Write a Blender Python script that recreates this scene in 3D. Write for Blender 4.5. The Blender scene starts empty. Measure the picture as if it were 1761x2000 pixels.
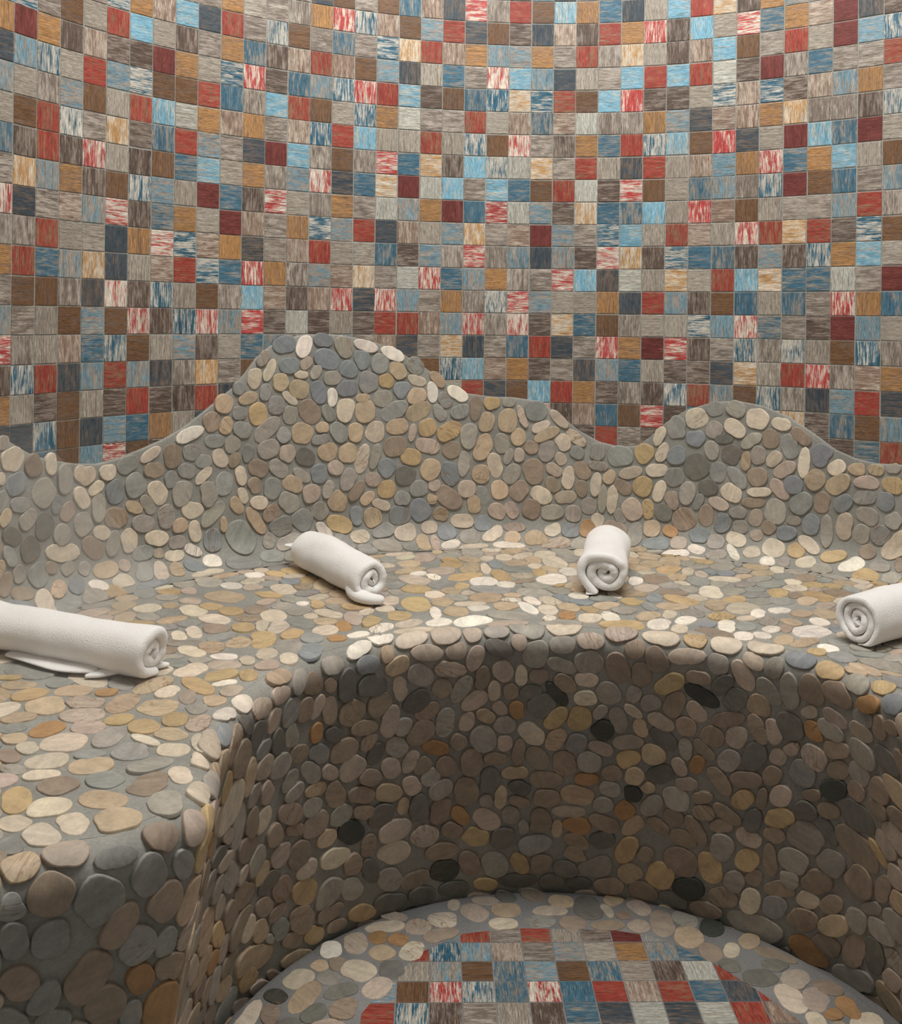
import bpy, math, random
import numpy as np
C = bpy.context.scene
P = 0.048                                   # metres per wall tile
HCAM = 20.36                                # camera height over the floor, in tiles
# ---------------------------------------------------------------- camera
cam_data = bpy.data.cameras.new('camera')
cam = bpy.data.objects.new('camera', cam_data); C.collection.objects.link(cam)
cam_data.sensor_fit = 'VERTICAL'; cam_data.sensor_height = 36.0
cam_data.lens = 36.0 * 2036.44 / 2000
cam_data.shift_x = (880.5 - 899.2) / 2000; cam_data.shift_y = (626.1 - 1000) / 2000
cam.location = (0, 0, HCAM * P)
cam.rotation_mode = 'ZXY'
from mathutils import Matrix
cam.matrix_world = Matrix.Translation((0, 0, HCAM * P)) @ Matrix.Rotation(math.pi / 2, 4, 'X') @ Matrix.Rotation(0.0106, 4, 'Z')
cam_data.clip_start = 0.01
C.camera = cam
# ---------------------------------------------------------------- light and exposure
world = bpy.data.worlds.new('world'); C.world = world; world.use_nodes = True
bg = world.node_tree.nodes['Background']
bg.inputs[0].default_value = (0.92, 0.86, 0.78, 1); bg.inputs[1].default_value = 0.22
C.view_settings.view_transform = 'Standard'; C.view_settings.look = 'None'
C.view_settings.exposure = 0.38; C.view_settings.gamma = 1.0; C.view_settings.use_curve_mapping = False
C.cycles.use_denoising = True; C.cycles.use_adaptive_sampling = True; C.cycles.adaptive_threshold = 0.03; C.cycles.volume_step_rate = 2.5; C.cycles.volume_max_steps = 64
C.cycles.max_bounces = 6; C.cycles.diffuse_bounces = 4; C.cycles.volume_bounces = 1
def area(name, loc, aim, sx, sy, power, col):
    d = bpy.data.lights.new(name, 'AREA'); d.shape = 'RECTANGLE'; d.size = sx; d.size_y = sy
    d.energy = power; d.color = col
    o = bpy.data.objects.new(name, d); C.collection.objects.link(o)
    o.location = loc
    v = Matrix.Translation(loc).to_translation(); import mathutils
    o.rotation_euler = (mathutils.Vector(aim) - v).to_track_quat('-Z', 'Y').to_euler()
    return o
area('ceiling_lamp', (0.15, 1.38, 2.6), (0.15, 1.62, 0.5), 1.5, 0.6, 30, (1.0, 0.94, 0.86))
area('ceiling_lamp_front', (0.35, 1.08, 2.5), (0.3, 2.2, 0.8), 0.9, 0.3, 7, (0.86, 0.94, 1.0))
# ---------------------------------------------------------------- helpers
# ---------------------------------------------------------------- room geometry, in tile units (one wall tile = 1)
F_PX = 2036.44; CX, CY = 899.2, 626.1; ROLL = 0.0106
HC = 20.36                     # camera height over the floor
PITCH = 0.048                  # metres per tile
CHEB = [0.232060885, -0.994707557, 0.0259889596, 0.0232972675, 0.0256994904, 0.0114473811]
def _wall_curve():
    du = 0.05
    t = np.arange(-16, 56.0001, du)
    u = (np.clip(t, 0.5, 40) - 20) / 20
    th = np.polynomial.chebyshev.chebval(u, CHEB)
    th = th + np.where(t < 0.5, (0.5 - t) * 0.045, 0) - np.where(t > 40, (t - 40) * 0.045, 0)
    th = np.clip(th, -1.45, 1.62)
    X = np.concatenate([[0], np.cumsum((np.cos(th[1:]) + np.cos(th[:-1])) / 2 * du)])
    Z = np.concatenate([[0], np.cumsum((np.sin(th[1:]) + np.sin(th[:-1])) / 2 * du)])
    X += 0.0721113 - np.interp(21, t, X); Z += 46.4894 - np.interp(21, t, Z)
    return t, X, Z, th
WT, WX, WZ, WTH = _wall_curve()
def wall_pt(t):
    X = np.interp(t, WT, WX); Z = np.interp(t, WT, WZ); th = np.interp(t, WT, WTH)
    return X, Z, np.sin(th), -np.cos(th)          # position and normal towards the room
def project(X, Z, h):
    x = F_PX * X / Z; y = F_PX * h / Z
    c, s = math.cos(ROLL), math.sin(ROLL)
    return CX + x * c - y * s, CY + x * s + y * c
def ray(px, py):
    c, s = math.cos(ROLL), math.sin(ROLL)
    dx = np.asarray(px, float) - CX; dy = np.asarray(py, float) - CY
    return (dx * c + dy * s) / F_PX, (-dx * s + dy * c) / F_PX      # X/Z, h/Z

H_WALL = 9.85; H_RIM = 10.35; R_COVE = 1.3; R_RIM = 0.55; H_LINE = 0.646
# rim of the seat, plan view (X, Z), left to right
RIM_PTS = [(-19, 8.5), (-16, 11.8), (-12.5, 14.8), (-10, 17.0), (-8.31, 19.07), (-7.75, 19.54), (-6.95, 19.92), (-6.28, 20.55), (-5.73, 21.28), (-5.37, 21.72), (-5.18, 22.13), (-5.25, 22.77), (-5.41, 23.82), (-5.64, 25.01), (-5.67, 25.77), (-5.7, 27.05), (-5.48, 28.09), (-5.18, 29.42), (-4.8, 30.66), (-4.11, 31.6), (-3.4, 32.34), (-2.45, 33.33), (-1.44, 33.79), (-0.54, 34.03), (0.8, 34.41), (1.86, 34.67), (3.13, 34.77), (4.05, 34.74), (5.2, 34.45), (6.61, 34.23), (7.77, 33.83), (9.22, 33.26), (10.24, 32.69), (10.98, 31.89), (11.49, 30.82), (12.0, 29.53), (12.18, 28.52), (11.9, 24.4), (12.3, 21.5), (12.9, 18), (13.4, 13), (13.6, 9)]
def _resample(P, ds):
    P = np.array(P, float)
    for _ in range(3):                                   # Chaikin rounding
        Q = [P[0]]
        for a, b in zip(P[:-1], P[1:]): Q += [a * .75 + b * .25, a * .25 + b * .75]
        Q.append(P[-1]); P = np.array(Q)
    d = np.concatenate([[0], np.cumsum(np.hypot(*np.diff(P, axis=0).T))])
    s = np.arange(0, d[-1], ds)
    return s, np.interp(s, d, P[:, 0]), np.interp(s, d, P[:, 1])
RS, RX, RZ = _resample(RIM_PTS, 0.1)
_tx, _tz = np.gradient(RX, RS), np.gradient(RZ, RS)
def _smooth(a, n):
    k = np.hanning(n + 2)[1:-1]; k /= k.sum()
    return np.convolve(np.pad(a, n // 2, mode='edge'), k, mode='valid')[:len(a)]
_tx, _tz = _smooth(_tx, 9), _smooth(_tz, 9)
_l = np.hypot(_tx, _tz); RNX, RNZ = _tz / _l, -_tx / _l   # normal towards the room (right of travel)
FC = (3.2, 27.1); FR = 10.25
# undercut of the seat front
def _undercut():
    u = np.zeros(len(RS))
    for i in range(len(RS)):
        ox, oz = RX[i] - FC[0], RZ[i] - FC[1]; dx, dz = -RNX[i], -RNZ[i]
        b = ox * dx + oz * dz; c = ox * ox + oz * oz - (FR + .12) ** 2; q = b * b - c
        u[i] = -b + math.sqrt(q) if q > 0 else 2.6
    u = np.clip(u, 1.9, 3.9)
    return _smooth(u, 31)
RUC = _undercut()
def dist_poly(X, Z, PX, PZ):
    X = np.asarray(X, float).ravel(); Z = np.asarray(Z, float).ravel(); o = np.empty(len(X)); k = np.empty(len(X), int)
    for i in range(0, len(X), 4000):
        d = (X[i:i+4000, None] - PX[None]) ** 2 + (Z[i:i+4000, None] - PZ[None]) ** 2
        k[i:i+4000] = d.argmin(1); o[i:i+4000] = np.sqrt(d.min(1))
    return o, k
_W2 = (WX[::4], WZ[::4], WTH[::4])
def seat_sd(X, Z):
    """signed distances: inside the wall line (+), behind the rim line (+)"""
    dw, kw = dist_poly(X, Z, _W2[0], _W2[1]); dr, kr = dist_poly(X, Z, RX, RZ)
    sw = (np.ravel(X) - _W2[0][kw]) * np.sin(_W2[2][kw]) + (np.ravel(Z) - _W2[1][kw]) * -np.cos(_W2[2][kw])
    sr = -((np.ravel(X) - RX[kr]) * RNX[kr] + (np.ravel(Z) - RZ[kr]) * RNZ[kr])
    return np.where(sw < 0, -dw, dw), np.where(sr < 0, -dr, dr)
def seat_h(X, Z):
    w, r = seat_sd(X, Z); w = np.maximum(w, 0); r = np.maximum(r - 1.0, 0)
    return H_WALL + (H_RIM - H_WALL) * w / (w + r + 1e-6)
# charts: (u, v) -> X, Z, h
TOP_PTS = [(-16, 3.5), (-9, 4.5), (-4, 7.2), (-2, 6.6), (0.42, 6.05), (1.09, 5.65), (1.87, 5.22), (2.65, 4.96), (3.77, 4.71), (4.66, 4.6), (5.56, 4.69), (6.67, 4.97), (7.57, 5.24), (8.47, 5.63), (9.37, 6.22), (10.05, 6.7), (10.61, 7.09), (11.18, 7.7), (11.63, 8.28), (12.31, 8.8), (13.0, 9.11), (13.93, 9.27), (15.09, 9.27), (16.02, 9.16), (17.19, 8.88), (18.36, 8.39), (19.3, 7.83), (20.24, 7.15), (21.18, 6.69), (22.35, 6.53), (23.28, 6.51), (24.44, 6.36), (25.37, 5.8), (26.29, 5.06), (27.21, 4.58), (28.13, 4.38), (28.92, 4.46), (29.48, 4.89), (30.14, 5.54), (31.03, 6.12), (32.14, 6.5), (33.23, 6.61), (34.32, 6.44), (35.39, 6.03), (36.46, 5.39), (37.29, 4.83), (38.11, 4.53), (38.91, 4.41), (39.9, 4.44), (42, 4.8), (44, 5.6), (48, 7.5), (52, 5), (56, 4)]
def dado_top(t):                                         # height of the wavy edge over the seat/wall line
    P = np.array(TOP_PTS); return np.interp(t, P[:, 0], P[:, 1])
ARC_C = R_COVE * math.pi / 2
PROUD = 0.16
def chart_dado(u, v):
    u = np.asarray(u, float); v = np.asarray(v, float)
    X, Z, nx, nz = wall_pt(u)
    a = np.clip(v, 0, ARC_C) / R_COVE
    off = R_COVE * (1 - np.sin(a)) + PROUD; up = R_COVE * (1 - np.cos(a)) + np.maximum(v - ARC_C, 0)
    return X + nx * off, Z + nz * off, H_WALL - up + .03
def chart_seat(u, v):
    u = np.asarray(u, float); v = np.asarray(v, float); sh = u.shape
    return u, v, seat_h(u, v).reshape(sh)
def rim_at(s):
    g = lambda A: np.interp(s, RS, A)
    nx, nz = g(RNX), g(RNZ); l = np.hypot(nx, nz)
    return g(RX), g(RZ), nx / l, nz / l, g(RUC)
H_BASE = HC + .5
RISE = H_BASE - H_RIM
def chart_front(u, v):
    u = np.asarray(u, float); v = np.asarray(v, float)
    X, Z, nx, nz, uc = rim_at(u)
    al = np.arctan2(uc, RISE)                            # lean of the front
    turn = math.pi / 2 + al; r = R_RIM; tl = r * np.tan(turn / 2)
    arc = r * turn
    a = np.clip(v, 0, arc) / r; rest = np.maximum(v - arc, 0)
    o = -tl + r * np.sin(a); d = r * (1 - np.cos(a))     # o along n, d downward
    o = o - rest * np.sin(al); d = d + rest * np.cos(al)
    return X + nx * o, Z + nz * o, H_RIM + d
def chart_floor(u, v):
    return np.asarray(u, float), np.asarray(v, float), np.full(np.shape(u), HC)
CH = dict(D=chart_dado, S=chart_seat, R=chart_front, F=chart_floor)
# ---------------------------------------------------------------- materials
def new_mat(name):
    m = bpy.data.materials.new(name); m.use_nodes = True
    nt = m.node_tree; b = nt.nodes['Principled BSDF']
    return m, nt, b
class NT:
    def __init__(s, nt): s.nt = nt
    def n(s, t, **kw):
        x = s.nt.nodes.new(t)
        for k, v in kw.items():
            if k.startswith('i_'):
                x.inputs[int(k[2:])].default_value = v
            else: setattr(x, k, v)
        return x
    def l(s, a, b): s.nt.links.new(a, b)
    def attr(s, name, out='Color'):
        x = s.n('ShaderNodeAttribute'); x.attribute_name = name; return x.outputs[out]
    def mul(s, a, b, op='MULTIPLY'):
        x = s.n('ShaderNodeMath', operation=op)
        for i, q in enumerate((a, b)):
            if q is None: continue
            if isinstance(q, (int, float)): x.inputs[i].default_value = q
            else: s.l(q, x.inputs[i])
        return x.outputs[0]
    def ramp(s, f, p0, p1, c0=(0, 0, 0, 1), c1=(1, 1, 1, 1)):
        x = s.n('ShaderNodeValToRGB'); e = x.color_ramp.elements
        e[0].position, e[1].position = p0, p1; e[0].color, e[1].color = c0, c1
        s.l(f, x.inputs[0]); return x.outputs[0]
    def mix(s, f, a, b, mode='MIX'):
        x = s.n('ShaderNodeMix', data_type='RGBA', blend_type=mode)
        for i, q in ((0, f), (6, a), (7, b)):
            if isinstance(q, (int, float)): x.inputs[i].default_value = q
            elif isinstance(q, tuple): x.inputs[i].default_value = q
            else: s.l(q, x.inputs[i])
        return x.outputs[2]
    def noise(s, vec, scale, detail=3, rough=.55, dist=0.0, sc=None):
        if sc:
            m = s.n('ShaderNodeMapping'); m.inputs['Scale'].default_value = sc; s.l(vec, m.inputs[0]); vec = m.outputs[0]
        x = s.n('ShaderNodeTexNoise'); x.inputs['Scale'].default_value = scale; x.inputs['Detail'].default_value = detail
        x.inputs['Roughness'].default_value = rough; x.inputs['Distortion'].default_value = dist
        s.l(vec, x.inputs[0]); return x.outputs[0]
    def bump(s, h, st, dist, b):
        x = s.n('ShaderNodeBump'); x.inputs['Strength'].default_value = st; x.inputs['Distance'].default_value = dist
        s.l(h, x.inputs['Height']); s.l(x.outputs[0], b.inputs['Normal'])

def mat_tile():
    m, nt, b = new_mat('weathered_wood_tile'); N = NT(nt)
    v = N.attr('grain', 'Vector'); c1 = N.attr('paint'); c2 = N.attr('wood'); w = N.attr('wear', 'Fac')
    streak = N.noise(v, 1.0, 5, .62, .25, (1.5, 26.0, 1.0))         # long thin streaks along the grain
    blot = N.noise(v, 1.0, 3, .55, .3, (1.4, 5.0, 1.0))
    fine = N.noise(v, 1.0, 3, .7, .1, (4.0, 52.0, 1.0))
    lines = N.noise(v, 1.0, 1, .4, .6, (0.45, 24.0, 1.0))
    mixv = N.mul(N.mul(streak, .66), N.mul(blot, .34), 'ADD')
    # worn away where mixv > threshold
    th = N.mul(0.66, N.mul(w, .32), 'SUBTRACT')
    d = N.mul(N.mul(mixv, th, 'SUBTRACT'), 19.0)
    d = N.n('ShaderNodeClamp').outputs[0] if False else d
    cl = N.n('ShaderNodeClamp'); N.l(N.mul(d, .5, 'ADD'), cl.inputs[0]); d = cl.outputs[0]
    col = N.mix(d, c1, c2)
    # natural light and dark fibres of the printed wood
    k = N.ramp(fine, .34, .68, (.52, .50, .48, 1), (1.5, 1.5, 1.5, 1))
    col = N.mix(1.0, col, k, 'MULTIPLY')
    k2 = N.ramp(lines, .30, .46, (.66, .64, .62, 1), (1.06, 1.06, 1.06, 1))
    col = N.mix(.75, col, k2, 'MULTIPLY')
    k3 = N.ramp(blot, .3, .7, (.82, .82, .82, 1), (1.15, 1.15, 1.15, 1))
    col = N.mix(1.0, col, k3, 'MULTIPLY')
    N.l(col, b.inputs['Base Color']); b.inputs['Roughness'].default_value = .42
    b.inputs['Specular IOR Level'].default_value = .35
    N.bump(fine, .12, .002, b)
    return m
def mat_grout(name, c0, c1):
    m, nt, b = new_mat(name); N = NT(nt)
    tc = N.n('ShaderNodeTexCoord').outputs['Object']
    a = N.noise(tc, 9, 4); g = N.noise(tc, 260, 3)
    col = N.mix(N.ramp(a, .35, .68), c0, c1)
    col = N.mix(1.0, col, N.ramp(g, .3, .7, (.85, .85, .85, 1), (1.1, 1.1, 1.1, 1)), 'MULTIPLY')
    N.l(col, b.inputs['Base Color']); b.inputs['Roughness'].default_value = .85
    N.bump(g, .35, .001, b)
    return m
def mat_pebble():
    m, nt, b = new_mat('sliced_pebble'); N = NT(nt)
    c = N.attr('paint'); v = N.attr('grain', 'Vector'); w = N.attr('wear', 'Fac')
    band = N.noise(v, 1.0, 4, .6, 1.2, (.5, 2.6, 1.0))
    mott = N.noise(v, 2.2, 5, .65)
    fine = N.noise(v, 9.0, 4, .7)
    col = N.mix(1.0, c, N.ramp(band, .32, .68, (.87, .865, .86, 1), (1.11, 1.105, 1.09, 1)), 'MULTIPLY')
    col = N.mix(1.0, col, N.ramp(mott, .3, .7, (.84, .85, .87, 1), (1.12, 1.11, 1.10, 1)), 'MULTIPLY')
    col = N.mix(.8, col, N.ramp(fine, .32, .62, (.86, .86, .86, 1), (1.07, 1.07, 1.07, 1)), 'MULTIPLY')
    # rusty veins on some stones, hair cracks on others
    vein = N.noise(v, 1.0, 3, .5, 2.0, (.45, 1.9, 1.0))
    vm = N.n('ShaderNodeMath', operation='SUBTRACT'); N.l(vein, vm.inputs[0]); vm.inputs[1].default_value = .5
    ab = N.mul(vm.outputs[0], None, 'ABSOLUTE')
    hair = N.ramp(ab, .0, .022, (1, 1, 1, 1), (0, 0, 0, 1))
    col = N.mix(N.mul(hair, N.mul(w, .75)), col, (.20, .12, .06, 1))
    N.l(col, b.inputs['Base Color']); b.inputs['Roughness'].default_value = .55
    b.inputs['Specular IOR Level'].default_value = .35
    N.bump(fine, .25, .0012, b)
    return m
def mat_towel():
    m, nt, b = new_mat('white_terry_cloth'); N = NT(nt)
    tc = N.n('ShaderNodeTexCoord').outputs['Object']
    g = N.noise(tc, 900, 3, .7); w = N.noise(tc, 60, 3)
    v = N.n('ShaderNodeTexVoronoi'); v.inputs['Scale'].default_value = 700; N.l(tc, v.inputs[0])
    h = N.mul(g, v.outputs[0], 'ADD')
    col = N.mix(w, (.84, .83, .81, 1), (.90, .89, .88, 1))
    N.l(col, b.inputs['Base Color']); b.inputs['Roughness'].default_value = .95
    b.inputs['Specular IOR Level'].default_value = .1
    b.inputs['Sheen Weight'].default_value = .35; b.inputs['Sheen Roughness'].default_value = .6
    N.bump(h, .45, .0016, b)
    return m
M_TILE = mat_tile(); M_PEB = mat_pebble(); M_TOWEL = mat_towel()
M_GR_TILE = mat_grout('tile_grout', (.27, .27, .24, 1), (.36, .36, .33, 1))
M_GR = mat_grout('pebble_grout', (.23, .228, .205, 1), (.32, .315, .285, 1))
M_GR_FLOOR = mat_grout('floor_grout', (.18, .18, .178, 1), (.26, .258, .255, 1))

def W(X, Z, h):
    """tile units -> metres"""
    return np.stack([np.asarray(X) * P, np.asarray(Z) * P, (HC - np.asarray(h)) * P], -1)
class Mesh:
    """collects geometry with per-point attributes, ends as ONE mesh object"""
    def __init__(s): s.v = []; s.f = []; s.m = []; s.n = 0; s.c1 = []; s.c2 = []; s.g = []; s.w = []
    def add(s, verts, faces, mat=0, c1=(.3, .3, .3), c2=(.3, .3, .3), grain=None, wear=0.0):
        verts = np.asarray(verts, float).reshape(-1, 3); k = len(verts)
        s.v.append(verts); s.f += [tuple(i + s.n for i in f) for f in faces]; s.m += [mat] * len(faces); s.n += k
        s.c1.append(np.tile((*c1, 1), (k, 1))); s.c2.append(np.tile((*c2, 1), (k, 1)))
        s.g.append(np.zeros((k, 3)) if grain is None else np.asarray(grain)); s.w.append(np.full(k, wear))
    def build(s, name, mats, parent=None, smooth=True):
        me = bpy.data.meshes.new(name); me.from_pydata(np.concatenate(s.v).tolist(), [], s.f)
        for q in mats: me.materials.append(q)
        me.polygons.foreach_set('material_index', s.m)
        me.polygons.foreach_set('use_smooth', [smooth] * len(s.f))
        for nm, dt, key, arr in (('paint', 'FLOAT_COLOR', 'color', s.c1), ('wood', 'FLOAT_COLOR', 'color', s.c2), ('grain', 'FLOAT_VECTOR', 'vector', s.g), ('wear', 'FLOAT', 'value', s.w)):
            a = me.attributes.new(nm, dt, 'POINT'); a.data.foreach_set(key, np.concatenate(arr).ravel().astype(np.float32))
        me.update()
        o = bpy.data.objects.new(name, me); C.collection.objects.link(o)
        if parent: o.parent = parent
        return o
def grid_faces(a, b, flip=False):
    F = []
    for i in range(a - 1):
        for j in range(b - 1):
            q = (i * b + j, (i + 1) * b + j, (i + 1) * b + j + 1, i * b + j + 1)
            F.append(q[::-1] if flip else q)
    return F

# ---------------------------------------------------------------- tile mosaic
def srgb(h):
    c = [int(h[i:i + 2], 16) / 255 for i in (0, 2, 4)]
    return tuple(x / 12.92 if x < .04045 else ((x + .055) / 1.055) ** 2.4 for x in c)
# letter -> paint, wood showing through, wear; upper case = upright grain, lower case = level grain
TILE_KIND = {k: (srgb(a), srgb(b), w) for k, (a, b, w) in dict(
    M=('703a37', '845048', .20), R=('9d463c', '8a6652', .40), P=('b84c4a', 'cfc6ba', .50), N=('47525b', '6b6058', .42),
    U=('466e84', '87857f', .42), S=('37677f', 'b8b5ac', .52), C=('7db0c8', 'a3aba8', .38), K=('7698a8', '968e85', .50),
    G=('82786f', 'a39b92', .50), H=('60524a', '887d74', .45), B=('775940', '6a584c', .42), O=('ac8356', '8c7058', .44),
    Q=('c49a68', 'c6bbaa', .52), L=('a8a297', '90877d', .48), W=('b8bab2', 'a39f94', .38), I=('8e786a', 'ada093', .50)).items()}
COLS = {0: (4, 'OnKlUgPGogKpHon'), 1: (3, 'sMKlbHQnGRbgGSL'), 2: (3, 'goSGRRKgRuBLLRhS'), 3: (3, 'bHlkSHoilKGbINbBB'), 4: (2, 'glIrBgPHKlQNkuKLNK'), 5: (2, 'sRhkLQLBpNNPbSrhkp'), 6: (2, 'ochsRhHSHOLHPbKRub'), 7: (2, 'IlMbCUBkupiSHLNhO'), 8: (1, 'gcHobwruLosrLSkGHL'), 9: (1, 'gnglrokcmlisbPHQRn'), 10: (1, 'oRosUIglumOuGKlgN'), 11: (1, 'lgUPGOnoHInPCpuB'), 12: (1, 'gSHhcgMGpggOihK'), 13: (0, 'gGbIURIcklOIGHW'), 14: (0, 'nOgRKBSGPGsRkIh'), 15: (0, 'bPUISlrbnokliPL'), 16: (0, 'gSgbPSCGugrlQnhg'), 17: (0, 'bIskRoLpqWnUgPrI'), 18: (0, 'UbQNcwLuMKIhwKRn'), 19: (0, 'IkRLhgRqWoLkPgIgb'), 20: (0, 'NrIuBgLHCMkGuOKqSl'), 21: (0, 'pnogURSCgUQpKGPNCr'), 22: (0, 'GBKPSlBScpgGoSGgin'), 23: (0, 'rhkcqIPWuWiKGpPUob'), 24: (0, 'bNoKsUgqbkMNgkhRhC'), 25: (0, 'CIgnriHgRhkKplqngRH'), 26: (0, 'OHRLbWorWQghClugNoIh'), 27: (0, 'urGgcGuLhuspNOBPKhUr'), 28: (0, 'NoQcPGRNpUcQwNGouGBg'), 29: (0, 'LPLrhOSrBCLHLrlmLHph'), 30: (0, 'cHHchkCLlLRsqKLphSh'), 31: (0, 'RCIRlnbIUPiulHsHhR'), 32: (0, 'qlcwsiPkKiLURbKgnK'), 33: (0, 'HpBhIInOGBPHCUPSqb'), 34: (0, 'ougMsolPSLRkqLuGLSQ'), 35: (0, 'koRGhQMumgqHuUgSRGQ'), 36: (0, 'giluIGCobgrSughLPNhh'), 37: (1, 'mmgKGUcUKhoWPmbGkUh'), 38: (1, 'NkgOHmLgrscgOKSirbu'), 39: (1, 'hSrgSlBKGblmUlGonKR')}
rng = np.random.default_rng(7)
WILD = 'GGGGHHHIILLBBOOQQKKUUSSNNRRPPMMCCW'
def wild(r):
    c = WILD[r.integers(len(WILD))]; return c if r.random() < .55 else c.lower()
def add_tile(mb, corners, nrm, kind, r, poly=None, thick=.05):
    """corners: 4 points in metres (bl, br, tr, tl); a pillowed ceramic tile"""
    a, b, w = TILE_KIND[kind.upper()]; jit = .94 + r.normal(0, .05)
    a = tuple(x * jit for x in a); jit2 = .94 + r.normal(0, .05); b = tuple(x * jit2 for x in b)
    w = float(np.clip(w + r.normal(0, .06), 0, 1)); seed = r.random(2) * 40
    poly = np.asarray(poly if poly is not None else corners, float); n = len(poly)
    uv = np.asarray([(0, 0), (1, 0), (1, 1), (0, 1)], float) if poly is corners or n == 4 else None
    o = np.asarray(corners[0]); ex = np.asarray(corners[1]) - o; ey = np.asarray(corners[3]) - o
    uv = np.stack([(poly - o) @ ex / (ex @ ex), (poly - o) @ ey / (ey @ ey)], -1)
    cen = poly.mean(0); nrm = np.asarray(nrm, float)
    tilt = r.normal(0, .0016)
    rings = []
    for sc, up in ((1.0, -.03), (1.0, thick * .7), (.965, thick)):
        rings.append(cen + (poly - cen) * sc + nrm * (up * P))
    V = np.concatenate(rings); F = []
    for q in range(2):
        for i in range(n):
            j = (i + 1) % n; F.append((q * n + i, q * n + j, (q + 1) * n + j, (q + 1) * n + i))
    F.append(tuple(range(2 * n, 3 * n)))
    g = np.tile(uv, (3, 1))
    if kind.isupper(): g = g[:, ::-1]
    G = np.concatenate([g * [1.0, 1.0] + seed, np.full((3 * n, 1), seed.sum() * 3)], 1)
    mb.add(V, F, 1, a, b, G, w)

def build_wall():
    mb = Mesh()
    ts = np.arange(-15, 55.01, .25); hs = np.array([-24, -12, -4, 0, 4, 10.2])
    X, Z, nx, nz = wall_pt(ts)
    V = np.stack([W(X, Z, np.full_like(X, h)) for h in hs], 1)
    mb.add(V, grid_faces(len(ts), len(hs)), 0)
    r = np.random.default_rng(11); g = .021
    for k in range(-14, 54):
        col = COLS.get(k); start, s = col if col else (0, '')
        for j in range(-9, 24):                        # row j lies between line L+(15-j)... row 14 sits right above the level line
            kind = s[j - start] if (col and 0 <= j - start < len(s)) else wild(r)
            hb = H_LINE + (j - 14); ht = hb - 1        # bottom and top, below the camera
            mid_t = k + .5
            if H_WALL - hb > 0 and (H_WALL - ht) < dado_top(mid_t) - 1.6 and H_WALL - ht < min(dado_top(k), dado_top(k + 1)) - .6: continue
            if hb > H_WALL: continue
            j1, j2 = r.normal(0, .008, 2)
            u0, u1 = k + g + j1, k + 1 - g + j1
            y0, y1 = hb - g + j2, ht + g + j2
            X, Z, nx, nz = wall_pt(np.array([u0, u1, u1, u0]))
            V = W(X, Z, [y0, y0, y1, y1]); n = (nx.mean(), nz.mean(), 0)
            add_tile(mb, V, n, kind, r, thick=.022)
    o = mb.build('wall_back', [M_GR_TILE, M_TILE], smooth=False)
    o['kind'] = 'structure'; o['label'] = 'curved wall of small weathered wood look mosaic tiles'
    return o

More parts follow.
